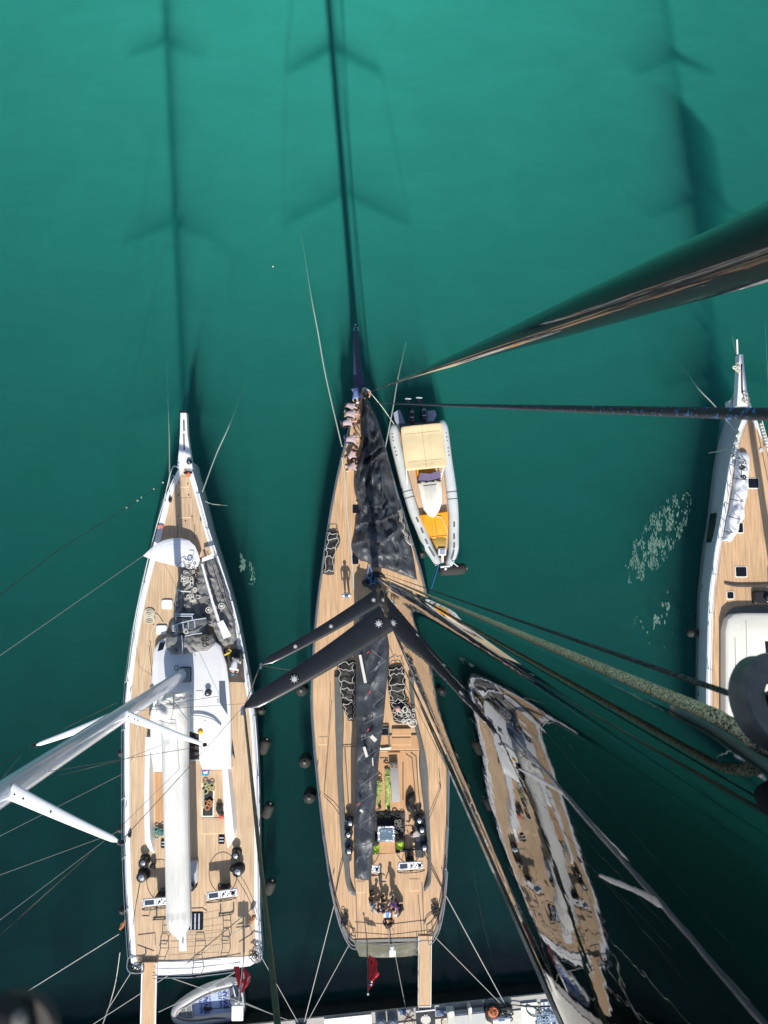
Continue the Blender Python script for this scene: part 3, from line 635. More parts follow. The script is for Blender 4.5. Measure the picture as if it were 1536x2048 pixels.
for x0, y0, y1, w_, lab in ((775,1538,1617,9,'lime green rope bag beside the grey cushion'),(757,1560,1613,6,'lime green rope bag half hidden under the black boom')):
    o = heapobj('rope_bag', [(x0-w_*.6, y0),(x0-w_*.6, (y0+y1)/2),(x0-w_*.5, y1)], [(x0+w_*.5, y0),(x0+w_*.6, (y0+y1)/2),(x0+w_*.9, y1)], ZD+.1, .22, x0, LIME, None, n=30, m=8, fold=.2, freq=2.5); tag(o, lab, 'rope bag', 'green rope bags in the cockpit')
    b = MB(); tangle(b, P(x0+1, y0+12, ZD+.45), .2, .7, .05, 6, .016, x0); b.build('rope', LIME, o)
    b = MB(); b.tube([P(x0+2, y1-2, ZD+.36), P(x0+3, y1+3, ZD+.3)], .09, 8); b.build('bag_mouth', BLACK, o)
for x, y, lab in ((800,1688,'lime green and black bag beside the steel box'),(751,1695,'lime green bag end showing under the boom')):
    b = MB(); lump(b, P(x, y, ZD+.25), .26, .9, 1.4, .8, seed=x, k=.3); o = b.build('gear_bag', LIMEB, None, loc=P(x, y, ZD+.1)); tag(o, lab, 'bag')
    b = MB(); lump(b, P(x, y-10, ZD+.27), .25, .9, 1.1, .9, seed=x+1, k=.3); o2 = b.build('bag_top', BAG, o); 
b = MB(); pts = [(738,1132),(736,1142),(735,1152),(741,1156),(744,1148),(741,1135),(738,1132)]
b.tube(crv([P(x, y, ZD+.25) for x, y in pts], 20), .03, 5); tangle(b, P(739, 1163, ZD+.1), .35, .3, .15, 6, .02, 8); o = b.build('rope_coil', mat('pale_blue_rope', (.16, .32, .62), .7), None, loc=P(739, 1163, ZD)); tag(o, 'loop of pale blue rope on deck just ahead of the black mast', 'rope')
b = MB(); lump(b, P(732, 1166, ZD+.2), .22, seed=2); lump(b, P(750, 1160, ZD+.2), .2, seed=5); o = b.build('block', BLACK, None, loc=P(735, 1166, ZD)); tag(o, 'cluster of black blocks at the foot of the black mast', 'blocks')
# sheets and halyards lying on deck
def line(name, label, pts, r, mt, cat='rope', sm=24, n=5, group=None):
    q = [P(*p) for p in pts]; q = crv(q, sm) if sm else q
    b = MB(); b.tube(q, r, n); o = b.build(name, mt, None, loc=q[0]); return tag(o, label, cat, group)
line('sheet', 'pale sheet running along the port side deck past the black lashed bag', [(684,915,ZD+.1),(690,960,ZD+.06),(694,1030,ZD+.06),(700,1080,ZD+.06),(705,1140,ZD+.06),(708,1180,ZD+.06)], .045, ROPEW)
line('sheet', 'pale sheet running along the starboard side deck past the black headsail', [(812,1070,ZD+.08),(820,1110,ZD+.08),(829,1150,ZD+.08),(833,1175,ZD+.08)], .045, ROPEW)
line('sheet', 'dark line running from the port winches to a cleat on the rail', [(692,1650,ZD+.35),(668,1612,ZD+.2),(648,1592,ZD+.12)], .02, ROPEK, sm=0)
line('sheet', 'thin dark line running up the port side deck to the spreader', [(648,1592,ZD+.12),(656,1500,ZD+.4),(663,1400,ZD+.8)], .014, ROPEK, sm=0)
line('sheet', 'doubled dark line from the aftmost starboard winch to the rail', [(846,1698,ZD+.3),(866,1742,ZD+.2),(884,1776,ZD+.12)], .03, ROPEK, sm=0)
line('sheet', 'doubled dark line from the aftmost port winch to the rail', [(692,1700,ZD+.3),(680,1745,ZD+.2),(672,1785,ZD+.12)], .025, ROPEK, sm=0)
line('sheet', 'thin dark line from a cleat near the starboard winches to the deck edge', [(858,1640,ZD+.2),(882,1575,ZD+.12),(878,1540,ZD+.1)], .016, ROPEK, sm=0)
line('sheet', 'pair of thin dark halyards rising from the deck beside the black boom', [(778,1290,ZD+2),(820,1390,ZD+2.6),(905,1560,ZD+6),], .014, ROPEK, sm=0)
for x, y, ang, lab in ((690,1837,75,'black coiled warp on the port quarter of the middle yacht'),(871,1822,-70,'black coiled warp on the starboard quarter of the middle yacht')):
    b = MB(); tangle(b, P(x, y, ZD+.1), .25, .7, .15, 9, .022, x); b.tube(crv([P(x, y, ZD+.1), P(x+(10 if x < 700 else -16), y+12, ZD+.1), P(x+(18 if x < 700 else -22), y+30 if x < 700 else y+26, ZD+.1)], 10), .022, 5); o = b.build('warp_coil', ROPEK, None, loc=P(x, y, ZD)); tag(o, lab, 'rope')
# ensign
def flag(nm, label, base, top, cloth, mt, label_c='flag', extra=None):
    t = thing(nm, label, label_c, base); b = MB(); b.tube([base, top], .03, 6); b.build('staff', DGREY if extra is None else WHITE, t)
    b = MB(); lump(b, top, .06, n=6, k=0); b.build('finial', WHITE, t)
    rows = cloth; b = MB(); b.slab(rows, .012); o = b.build('cloth', mt, t); return t, o
base, top = P(734, 1880, ZD), P(736, 1988, ZD+2.6)
cl = []
for i in range(13):
    u = i/12; p = P(736, 1917+u*65, ZD+1.3+u*1.05); wv = [0, .45, .75, .8, .7, .78, .92, .9, .7, .55, .4, .22, .1][i]
    cl.append([p+Vector((wv*.62*j/6+.04, .05*math.sin(j*1.3+i*.5), -.22*j/6+.09*math.sin(j*1.7+i))) for j in range(7)])
FL, fo = flag('ensign', 'red ensign with a union flag corner on the staff of the middle yacht', base, top, cl, RED)
b = MB()
for k, (i, j) in enumerate(((9, 1), (9, 3), (10, 1), (10, 3), (8, 1))): p = cl[i][j]+Vector((0, 0, .03)); b.box(p, (.06, .1, .01), rz=.5*k)
b.build('white_stripe', WHITE, fo)
b = MB()
for i, j in ((9, 2), (10, 2), (8, 2)): p = cl[i][j]+Vector((0, 0, .032)); b.box(p, (.07, .08, .01))
b.build('blue_corner', DBLUE, fo)
# furled headsail on the forestay, glossy black
A0, E0 = P(733, 786, ZD+.4), P(1905, 345, 44.0)
b = MB(); rows = []; ax = (E0-A0).normalized(); u = ax.cross(Vector((0, 1, 0))).normalized(); v = ax.cross(u)
for i in range(61):
    t = 1-(1-i/60)**1.6; r = (.02+.172*t**3)*(1+.02*math.sin(t*50)); c = A0+(E0-A0)*t
    rows.append([c+u*r*math.copysign(abs(math.cos(a))**.9, math.cos(a))+v*r*.85*math.sin(a)*(1+.06*math.cos(3*a)) for a in [2*math.pi*k/40+t*2.2 for k in range(41)]])
b.grid(rows); FS = b.build('furled_headsail', MIRROR2, None, loc=A0, sharp=80); tag(FS, 'long glossy black furled sail rising from the bow of the middle yacht', 'furled sail')
# fenders of the middle yacht
for x, y, s in ((604,1378,'uppermost of the three'),(611,1520,'middle one of the three'),(620,1590,'lowest of the three')):
    fender(P(x, y, .75), .38, 1.35, 'dark fender against the port side of the middle yacht, '+s, group='fenders along the port side of the middle yacht')
fender(P(843, 1109, .9), .25, .9, 'small dark fender between the middle yacht and the grey tender')
fender(P(868, 1362, .8), .36, 1.2, 'dark fender against the starboard side of the middle yacht, showing in the mast')
# =========================== LEFT YACHT ===========================
LY = thing('sailing_yacht', 'white sailing yacht on the left with white mast and cream boom cover', 'yacht', P(385, 1400, 0))
LL = [(364,925),(352,948),(335,985),(320,1040),(304,1105),(281,1197),(265,1284),(255,1362),(249,1440),(249,1560),(249,1658),(252,1762),(257,1840),(262,1918),(268,1938)]
LR = [(378,920),(387,947),(403,1001),(419,1061),(434,1105),(460,1185),(476,1242),(489,1305),(503,1378),(512,1450),(518,1560),(520,1700),(520,1814),(524,1905),(521,1922)]
dlL = hull(LY, LL, LR, ZD, WHITE, TEAKP, WHITE, rail=.33, flare=.93, railh=.05)
b = MB(); a_, c_ = P(262, 1940, ZD), P(521, 1918, ZD)
b.slab([[P(x, y, z) for x, z, y in ((284, ZD+.03, 1936), (312, ZD+.03, 1934), (400, ZD+.04, 1930), (500, ZD+.03, 1917), (520, ZD+.02, 1908))], [P(x, y, z) for x, z, y in ((284, ZD+.0, 1950), (312, ZD, 1951), (400, ZD, 1946), (500, ZD, 1932), (520, ZD-.02, 1920))]], .9)
b.build('stern_platform', WHITE, LY)
# bowsprit
b = MB(); rows = []
for x0, x1, y in ((361, 373, 826), (360, 375, 870), (357.5, 380, 905), (354, 385, 936)):
    a, c = P(x0, y, ZD+.35), P(x1, y, ZD+.35); m_ = (a+c)/2
    rows.append([a+Vector((0, 0, -.45)), a, m_-(m_-a)*.15, m_-(m_-a)*.12+Vector((0, 0, -.04)), m_+(m_-a)*.12+Vector((0, 0, -.04)), m_+(m_-a)*.15, c, c+Vector((0, 0, -.45))])
b.grid(rows); b.add(rows[0], [list(range(8))]); b.add(rows[-1], [list(range(8))]); sp_ = b.build('bowsprit', WHITE, LY, sharp=30)
b = MB(); a = P(367, 824, ZD+.4); b.box(a, (.42, .14, .3), bev=.05); b.build('sprit_cap', BLKG, sp_)
for y0, y1 in ((840, 862), (868, 900)):
    pxprism('slot', [(366.5, y0), (369, y0), (369.5, y1), (367, y1)], ZD+.2, ZD+.365, DGREY, sp_)
winch(LY, 379, 924, ZD+.3, r=.13, h=.2)
b = MB(); lump(b, P(376, 945, ZD+.15), .16, 1.6, .8, .6, seed=3); b.build('anchor_roller', BLKG, LY)
b = MB(); lump(b, P(377, 948, ZD+.18), .14, .9, 1.5, .5, seed=7); o = b.build('orange_line', mat('orange_rope', (.75, .16, .06), .7), None, loc=P(377, 948, ZD)); tag(o, 'bunch of orange line just behind the bowsprit of the white yacht', 'rope')
b = MB(); coil(b, P(321, 1053, ZD+.12), .16, 3, .03, 2, sy=.4); o = b.build('orange_line', MATS['orange_rope'], None, loc=P(321, 1053, ZD)); tag(o, 'orange line hung on the port bow rail of the white yacht', 'rope')
b = MB()
for x0, y0, x1, y1 in ((355,1050,354,1078),(388,1050,389,1078)): b.tube([P(x0, y0, ZD+.03), P(x1, y1, ZD+.03)], .02, 4)
b.build('deck_slot', DGREY, LY)
for q in ((348,952,384,975),(349,995,388,1036)): panel(LY, q[0]+7, q[1], q[2]-5, q[3], ZD+.022, 'bow_hatch', TEAKP, PALEW, .03)
for x, y in ((357,966),(376,967),(357,990),(377,990),(357,1033),(384,1033),(371,1042)):
    b = MB(); b.lathe(P(x, y, ZD+.02), [(.05, 0), (.045, .03)], 8); b.build('deck_fitting', DGREY, LY)
for q in ((323,1199,345,1218),(312,1250,334,1269)):
    a, c = P(q[0], q[1], ZD+.1), P(q[2], q[3], ZD+.1); b = MB(); b.box(((a.x+c.x)/2, (a.y+c.y)/2, ZD+.07), (abs(a.x-c.x), abs(a.y-c.y), .1), bev=.12); b.build('white_hatch', WHITE, LY)
# coachroof
b = MB(); RO = [(304,1330),(306,1300),(318,1283),(345,1268),(380,1262),(430,1285),(440,1293),(452,1330),(457,1370),(460,1420),(461,1500),(462,1538),(448,1540),(404,1540),(400,1530),(400,1470),(372,1462),(372,1530),(320,1545),(306,1545),(299,1500),(300,1400)]
pl(b, RO, ZD, ZD+.62, top_in=.22); CRF = b.build('coachroof', WHITE, LY, sharp=40)
pxprism('side_window', [(438,1362),(450,1362),(455,1430),(439,1405)], ZD+.3, ZD+.632, mat('tinted_window', (.10, .12, .16), .1), CRF)
pxprism('side_window', [(300,1370),(309,1370),(306,1412),(298,1432)], ZD+.3, ZD+.60, MATS['tinted_window'], CRF)
pxprism('forward_window', [(315,1303),(319,1286),(331,1284),(326,1299)], ZD+.3, ZD+.632, GLASS, CRF)
b = MB(); c = P(371, 1349, ZD+.66); b.box(c, (.68, .9, .05), bev=.1); h_ = b.build('roof_hatch_frame', BLKG, CRF); b = MB(); b.box(c+Vector((0, 0, .02)), (.56, .78, .05), bev=.06); b.build('roof_hatch_glass', mat('hatch_glass', (.2, .28, .38), .1), h_)
panel(CRF, 392, 1381, 406, 1415, ZD+.625, 'roof_locker', WHITE, GREYH, .02)
b = MB(); b.tube(crv([P(372, 1432, ZD+.75), P(400, 1433, ZD+.8), P(425, 1440, ZD+.78), P(441, 1452, ZD+.7)], 20), .07, 6); b.build('grab_rail', WHITE, CRF)
for x, y in ((311,1410),(311,1414),(436,1399),(436,1404),(410,1441),(382,1392)):
    b = MB(); b.lathe(P(x, y, ZD+.62), [(.035, 0), (.03, .04)], 8); b.build('roof_bolt', BLKG, CRF)
winch(LY, 417, 1385, ZD+.62, r=.15, h=.35)
pxprism('companionway', [(376,1462),(406,1462),(406,1520),(376,1520)], ZD-.0, ZD+.05, BLACK, LY)
b = MB()
for k in range(3): c = P(386, 1484+k*13, ZD+.1+.12*k); b.box(c, (.75, .34, .05), bev=.04)
b.build('companion_steps', mat('dark_brown_wood', (.07, .055, .05), .5), LY)
b = MB(); b.tube([P(376, 1521, ZD+.5), P(406, 1519, ZD+.5)], .05, 6); b.build('companion_sill', GREYH, LY)
b = MB(); lump(b, P(401, 1463, ZD+.6), .17, 1.1, .9, .8, seed=4); o = b.build('yellow_buoy', mat('yellow_plastic', (.8, .45, .02), .4), None, loc=P(401, 1463, ZD+.6)); tag(o, 'small yellow buoy at the forward edge of the companionway of the white yacht', 'buoy')
# long white coamings
for o_, i_ in (([(294,1470),(292,1560),(292,1640),(294,1680),(303,1703)], [(309,1470),(307,1560),(308,1640),(310,1680),(311,1705)]), ([(445,1520),(447,1600),(450,1660),(455,1698)], [(461,1520),(469,1590),(475,1650),(473,1672)])):
    a_, c_ = resamp(o_, 24), resamp(i_, 24); b = MB(); rows = []
    for k, (p_, q_) in enumerate(zip(a_, c_)):
        l, r = P(*p_, ZD), P(*q_, ZD); h = .55*min(1, (24-k)/8+.12)
        rows.append([l, l+Vector((0, 0, h))+(r-l)*.18, l+(r-l)*.5+Vector((0, 0, h+.03)), r+Vector((0, 0, h))-(r-l)*.18, r])
    b.grid(rows); b.add(rows[0], [[0, 1, 2, 3, 4]]); b.build('cockpit_coaming', WHITE, LY)
pxprism('side_glass', [(461,1465),(464,1475),(470,1519),(462,1500)], ZD, ZD+.06, BLKG, LY)
pxprism('teak_well', [(310,1545),(325,1545),(325,1640),(311,1650)], ZD, ZD+.06, TEAKN, LY)
panel(LY, 403, 1541, 449, 1628, ZD+.05, 'cockpit_sole', TEAKP, PALEW, .05)
panel(LY, 402, 1636, 450, 1668, ZD+.04, 'cockpit_sole', TEAKP, PALEW, .05)
b = MB(); c = P(414, 1600, ZD+.12); a, d_ = P(404, 1565, ZD+.1), P(428, 1634, ZD+.1); b.box(((a.x+d_.x)/2, (a.y+d_.y)/2, ZD+.09), (abs(a.x-d_.x), abs(a.y-d_.y), .05)); lk = b.build('open_locker_rim', CREAM, LY)
b = MB(); b.box(((a.x+d_.x)/2, (a.y+d_.y)/2, ZD+.105), (abs(a.x-d_.x)-.16, abs(a.y-d_.y)-.16, .05)); b.build('open_locker', BLACK, lk)
b = MB()
for k in range(13): p = P(406, 1580+k*3, ZD+.2); b.box(p, (.16, .05, .03), rz=.3)
b.build('rack_slots', WEB, lk)
b = MB(); tangle(b, P(418, 1574, ZD+.17), .45, .6, .1, 7, .028, 3); o = b.build('rope_bundle', mat('olive_rope', (.42, .40, .20), .8, var=.3, vscale=15), None, loc=P(418, 1574, ZD)); tag(o, 'olive yellow rope bundle in the open cockpit locker of the white yacht', 'rope')
b = MB(); tangle(b, P(418, 1608, ZD+.17), .45, .4, .1, 6, .028, 6); o = b.build('rope_bundle', mat('orange_brown_rope', (.5, .22, .1), .8, var=.3, vscale=15), None, loc=P(418, 1608, ZD)); tag(o, 'orange brown rope bundle in the open cockpit locker of the white yacht', 'rope')
t = thing('cool_box', 'small blue box with white and red mark beside the companionway', 'box', P(411, 1543, ZD+.1)); b = MB(); b.box(P(411, 1543, ZD+.2), (.38, .42, .22), bev=.05); b.build('case', mat('bright_blue', (.04, .22, .55), .4), t)
b = MB(); b.box(P(411, 1545, ZD+.32), (.24, .14, .012), rz=.2); b.build('white_mark', WHITE, t); b = MB(); b.box(P(411, 1542, ZD+.33), (.2, .05, .012), rz=.35); b.build('red_mark', RED, t)
b = MB(); lump(b, P(439, 1617, ZD+.22), .2, .9, 1.4, .7, seed=2, k=.4); lump(b, P(441, 1625, ZD+.2), .14, seed=8); o = b.build('jacket', BAG, None, loc=P(439, 1617, ZD)); tag(o, 'crumpled black jacket on the cockpit sole of the white yacht', 'jacket')
b = MB(); lump(b, P(443, 1633, ZD+.18), .15, 1, 1, .6, seed=5, k=.4); o = b.build('red_pouch', mat('faded_red', (.6, .1, .08), .7), None, loc=P(443, 1633, ZD)); tag(o, 'small red pouch beside the black jacket on the white yacht', 'pouch')
# slatted hatches
def slats(parent, x0, y0, x1, y1, z, n, name='slatted_hatch', vert=True):
    a, c = P(x0, y0, z), P(x1, y1, z); w_, d_ = abs(a.x-c.x), abs(a.y-c.y); m_ = (a+c)/2
    b = MB(); b.box(m_, (w_, d_, .06), bev=.08); o = b.build(name, GLASS, parent); b = MB()
    for k in range(n):
        u = (k+1)/(n+1)-.5
        b.box(m_+Vector((u*w_, 0, .035) if vert else (0, u*d_, .035)), (w_*.09, d_*.9, .02) if vert else (w_*.75, d_*.12, .02))
    b.build('slat', GREYH, o)
slats(LY, 375, 1825, 406, 1860, ZD+.05, 3); slats(LY, 437, 1669, 449, 1688, ZD+.05, 2, vert=False); slats(LY, 322, 1678, 334, 1696, ZD+.05, 2, vert=False); slats(LY, 436, 1768, 453, 1784, ZD+.05, 3); slats(LY, 321, 1776, 332, 1792, ZD+.05, 3)
for x, y, r in ((291,1719,.23),(288,1748,.27),(474,1705,.22),(478,1737,.27),(385,1768,.22)): winch(LY, x, y, ZD+.05, r=r, h=.5, body=BLACK if r > .25 else BLKG)
for x, y in ((305,1734),(466,1737)):
    b = MB(); lump(b, P(x, y, ZD+.3), .22, .8, 1.0, .9, seed=x, k=.3); b.build('winch_cover', BAG, LY)
b = MB(); b.lathe(P(387, 1748, ZD), [(.30, 0), (.28, .25), (.2, .32)], 16); b.box(P(387, 1744, ZD+.2), (.5, 1.3, .3), bev=.2); b.build('mainsheet_plinth', GREYH, LY)
console(LY, 444, 1788, ZD, 1.75, .42, R_(7), h=1.05); wheel(LY, P(444, 1788, ZD+1)+Vector((-.05, -.34, -.02)), .82, R_(7), .3, BLACK)
console(LY, 316, 1803, ZD, 1.75, .42, R_(4), h=1.05); wheel(LY, P(316, 1803, ZD+1)+Vector((-.05, -.34, -.02)), .82, R_(4), .3, BLACK)
# dark tube frames at the stern, shaped as the cast shadows of its rails
def frame(parent, pts, z, rungs, r=.022, name='shadow_frame', zt=.0):
    b = MB(); q = [P(x, y, z+zt*i) for i, (x, y) in enumerate(pts)]; b.tube(q, r, 6)
    for i, j in rungs: b.tube([P(*i, z+.0), P(*j, z+.0)], r*.85, 5)
    return b.build(name, DGREY, parent)
frame(LY, [(315,1924),(321,1895),(322,1872),(326,1867),(333,1867),(337,1872),(337,1898),(328,1921)], ZD+.55, [((321,1882),(337,1882)),((320,1896),(337,1896)),((317,1913),(331,1913)),((316,1920),(328,1920))])
frame(LY, [(441,1913),(445,1897),(444,1862),(447,1857),(456,1857),(459,1864),(461,1896),(454,1913),(441,1913)], ZD+.55, [((444,1872),(460,1872)),((444,1887),(461,1886)),((443,1905),(457,1905))])
frame(LY, [(385,1950),(388,1911),(390,1909),(404,1909),(408,1935),(398,1955),(385,1954)], ZD+.75, [((387,1925),(406,1925))])
for pts in ([(441,1812),(441,1826),(437,1832),(462,1829),(467,1825),(467,1808)], [(313,1815),(313,1836),(305,1840),(332,1838)]):
    b = MB(); b.tube([P(x, y, ZD+.1) for x, y in pts], .035, 6); b.build('foot_brace', DGREY, LY)
b = MB()
for pts in ([(276,1870),(310,1866),(311,1890)], [(275,1890),(308,1902)], [(284,1832),(298,1832),(302,1815)], [(472,1855),(500,1853),(504,1868),(478,1884)], [(410,1789),(410,1812)], [(381,1817),(405,1816),(414,1822)]): b = MB(); b.tube([P(x, y, ZD+.04) for x, y in pts], .018, 4); b.build('caulking', MGREY, LY)
b = MB()
for k in range(5):
    y0 = 1862+k*14; b.tube([P(338, y0+6, ZD+.7), P(388, y0+2, ZD+.62), P(442, y0-3+k, ZD+.7)], .009, 4)
b.build('frame_link_line', ROPEK, LY)  # dark lines joining the shadow-shaped stern frames
# stern corners: chromed rails and fittings
b = MB()
for pts, in (([(256,1915),(254,1935),(262,1946),(285,1945),(286,1930)],), ([(501,1903),(508,1896),(522,1900),(524,1916),(512,1926),(502,1918)],)):
    for h in (.3, .6): b.tube(crv([P(x, y, ZD+h) for x, y in pts], 16), .035, 6)
b.build('pushpit_rail', STEEL, LY)
for x, y, s in ((272,1932,1),(512,1908,2)): b = MB(); tangle(b, P(x, y, ZD+.1), .6, .5, .3, 5, .02, s); b.build('stern_line_coil', ROPEK, LY)
for h, dy in ((.25, 6), (.6, 12)):
    b = MB(); b.tube([P(x, y+dy, ZD+h) for x, y in ((305,1945),(380,1944),(460,1934),(480,1930))], .022, 5); b.build('stern_rail', STEEL, LY)
for sd_, idx in ((0, [4,8,12,16,20,24,28,32,36,40,44]), (1, [6,10,14,18,22,26,30,34,38,42,45])): stanchions(LY, dlL, idx, STEEL, sd_, inset=.04)
b = MB()
for z in (.42, .62): b.tube(crv([P(x, y, ZD+z) for x, y in ((357,935),(345,935),(334,975),(327,1005),(312,1055),(299,1105),(280,1190),(268,1250),(256,1340),(253,1362))], 30), .03, 6)
b.build('bow_rail', mat('pale_green_rail', (.62, .72, .66), .3), LY)
for x, y, a in ((347,965,70),(402,1040,105),(253,1610,90),(519,1600,90),(519,1648,90),(252,1680,90),(515,1545,90),(262,1380,80)): cleat(LY, x, y, ZD+.06, a)
for x, y in ((259,1670),(340,1000)):
    b = MB(); lump(b, P(x, y, ZD+.15), .13, .8, 1.2, .8, seed=x); b.build('deck_block', BLACK, LY)
# mast of the left yacht
LX = lambda z: .0255*(z-ZD)
lm = P(372, 1345, ZD); b = MB(); b.grid([se(lm.x+LX(z), lm.y-.010*(z-ZD), z, .2, .37, 2.2, 40) for z in (ZD+.6, 12, 22, 32, 42, 47)]); LM = b.build('mast', ALLOY, LY, sharp=70)
b = MB(); b.tube([Vector((lm.x+LX(z), lm.y-.40-.010*(z-ZD), z)) for z in (4.5, 46)], .03, 5); b.build('mast_track', GREYH, LM)
b = MB(); tangle(b, lm+Vector((0, 0, .8)), .8, .8, .5, 8, .02, 17); lump(b, lm+Vector((-.5, -.45, .8)), .2, seed=3); b.build('mast_base_lines', mat('green_grey_rope', (.2, .25, .2), .8, var=.4, vscale=10), LM)
for zr, span, sw, wr, wt in ((14.2, 3.45, 1.25, .46, .16), (24.6, 3.2, 1.4, .50, .18), (35.5, 2.4, 1.1, .4, .15)):
    for s in (-1, 1):
        root = Vector((lm.x+LX(zr)+s*.15, lm.y-.0-.010*(zr-ZD), zr)); tp = root+Vector((s*span, -sw, .1))
        o, sdv, up = foil('spreader', root, tp, wr, wt, .14, WHITE, LM, curve=-s*.02)
        for k in (.05, .13, .38 if zr > 20 else .17):
            b = MB(); b.lathe(root+(tp-root)*k-sdv*s*.02*math.sin(math.pi*k)+Vector((0, 0, .05)), [(.028, 0), (.025, .03)], 10); b.build('bolt', BLKG, o)
        b = MB(); lump(b, tp, .09, seed=3); b.build('tip_fitting', BLKG, o)
tp1 = lambda s: Vector((lm.x+LX(14)+s*3.8, lm.y-1.37, 14.35)); tp2 = lambda s: Vector((lm.x+LX(24)+s*3.35, lm.y-1.62, 24.45))
for s in (-1, 1):
    b = MB(); ch = Vector((lm.x+s*3.75, lm.y-1.6, ZD+.1)); b.tube([ch, tp1(s), tp2(s)], .012, 6); b.build('shroud', BLKG, LM)
    b = MB(); b.tube([ch+Vector((0, -.2, 0)), Vector((lm.x+s*.15, lm.y-.15, 13.3))], .010, 5); b.tube([tp1(s), Vector((lm.x+s*.15, lm.y-.2, 23.3))], .010, 5); b.build('diagonal_shroud', BLKG, LM)
for pts in ([P(376, 1521, ZD+.9), P(240, 1655, 15), P(0, 1870, 24)], [P(438, 1392, ZD+.7), P(262, 1420, 9)], [P(395, 1463, ZD+1), P(245, 1520, 6), P(60, 1565, 14)]):
    b = MB(); b.tube([pts[0]]+pts[1:], .012, 5); b.build('halyard', BLKG, LM)
# boom and its cream cover
b = MB(); b.tube([P(356, 1385, 4.0), P(368, 1868, 4.4)], [.32, .26], 10); BM = b.build('boom', WHITE, LY)
q = P(366, 1880, 4.6); b = MB(); b.box(q, (.42, 1.1, .2), rz=R_(2), bev=.1); e_ = b.build('boom_end', WHITE, BM); b = MB(); b.box(P(366, 1878, 4.72), (.05, .45, .03)); b.build('sheave_slot', BLKG, e_)
rows = []; spine = [((318,1390),(372,1384),4.8,.6),((312,1420),(374,1415),4.9,.7),((322,1470),(375,1465),4.8,.55),((324,1540),(375,1535),4.7,.5),((326,1620),(376,1615),4.7,.48),((329,1700),(377,1695),4.7,.45),((331,1780),(379,1775),4.7,.42),((333,1850),(380,1845),4.7,.35),((345,1866),(372,1864),4.7,.2),((353,1876),(366,1875),4.65,.1)]
Lp = crv([P(a[0], a[1], z) for a, c, z, h in spine], 90); Rp = crv([P(c[0], c[1], z) for a, c, z, h in spine], 90); Hh = crv([(h, 0, 0) for a, c, z, h in spine], 90)
for i in range(91):
    row = []
    for j in range(21):
        u = j/20; p = Lp[i]+(Rp[i]-Lp[i])*u; f = NZ.noise(Vector((u*3.2+i*.012, i*.05, 1)))*.10+NZ.noise(Vector((u*8+i*.02, i*.02, 7)))*.06+(NZ.noise(Vector((u*4, i*.25, 3)))*.28 if i < 22 else 0)+(abs(math.sin(u*math.pi*5+i*.03))*.10 if i > 66 else 0)
        row.append(p+Vector((0, 0, (math.sin(math.pi*u)**.55)*Hh[i].x+f*min(1, math.sin(math.pi*u)*2))))
    rows.append(row)
b = MB(); b.grid(rows); low = [[Vector((p.x, p.y, 4.35)) for p in r] for r in rows]
for k in (0, -1): b.grid([[r[k], q[k]] for r, q in zip(rows, low)])
b.grid([rows[0], low[0]]); CV = b.build('boom_cover', SAILC, None, loc=Lp[0], sharp=70); tag(CV, 'long cream canvas cover over the mainsail on the boom of the white yacht', 'sail cover')
b = MB()
for x0, y0, x1, y1 in ((322,1400,347,1410),(347,1384,342,1440),(318,1440,350,1446),(350,1405,375,1440)): b.tube(crv([P(x0, y0, 5.5), P((x0+x1)/2+2, (y0+y1)/2+3, 5.62), P(x1, y1, 5.5)], 8), .02, 5)
b.build('cover_seam', MGREY, CV)
# sails stowed on the foredeck
o = heapobj('jib', [(398,1118),(392,1150),(394,1190),(402,1225),(412,1245),(430,1262),(435,1290)], [(432,1118),(446,1150),(456,1185),(464,1215),(470,1250),(474,1280),(470,1290)], ZD+.05, .32, 51, SAILG, None, n=80, m=26, fold=.45, prof=.4, freq=1.7); tag(o, 'grey jib flaked lengthways on the starboard foredeck of the white yacht', 'sail')
b = MB(); b.slab([[P(x, y, 2.98), P(x+w_, y-.5, 3.0)] for x, y, w_ in ((402,1128,4),(411,1162,4),(421,1200,5),(434,1243,6))], .02)
b.slab([[P(434, 1246, 3.0), P(446, 1240, 3.0)], [P(447, 1278, 2.95), P(463, 1272, 2.9)]], .02); b.build('white_panel', SAILW, o)
for x, y, r in ((417,1220,.16),(443,1212,.17)):
    b = MB(); c = P(x, y, 3.0); b.tube([c+Vector((r*math.cos(a), r*math.sin(a), 0)) for a in [2*math.pi*k/16 for k in range(17)]], .025, 5); b.lathe(c+Vector((0, 0, -.02)), [(r*.5, 0), (r*.45, .03)], 8); b.build('clew_ring', WEB, o)
b = MB()
for x0, y0, x1, y1 in ((425,1130,455,1215),(440,1140,463,1230),(410,1130,422,1152),(455,1215,470,1240)): b.tube(crv([P(x0, y0, 2.95), P((x0+x1)/2-2, (y0+y1)/2, 3.0), P(x1, y1, 2.95)], 10), .022, 5)
b.build('fold_line', BLACK, o)
o = heapobj('staysail', [(360,1128),(356,1160),(350,1200),(346,1240),(340,1270),(336,1300)], [(388,1135),(392,1160),(398,1190),(408,1225),(412,1250),(424,1285)], ZD+.05, .5, 53, SAILG, None, n=70, m=22, fold=.55, prof=.4, freq=1.8); tag(o, 'crumpled grey sail heap along the centreline ahead of the coachroof on the white yacht', 'sail')
b = MB(); tangle(b, P(376, 1150, 3.15), .7, 1.2, .25, 9, .028, 71); tangle(b, P(385, 1190, 3.2), .7, .8, .2, 6, .028, 73); b.build('sheet_coil', ROPEW, o)
b = MB(); b.tube(crv([P(352, 1177, 3.2), P(362, 1182, 3.3), P(378, 1183, 3.3), P(391, 1184, 3.2)], 10), .04, 6); b.build('sail_tie', WEB, o)
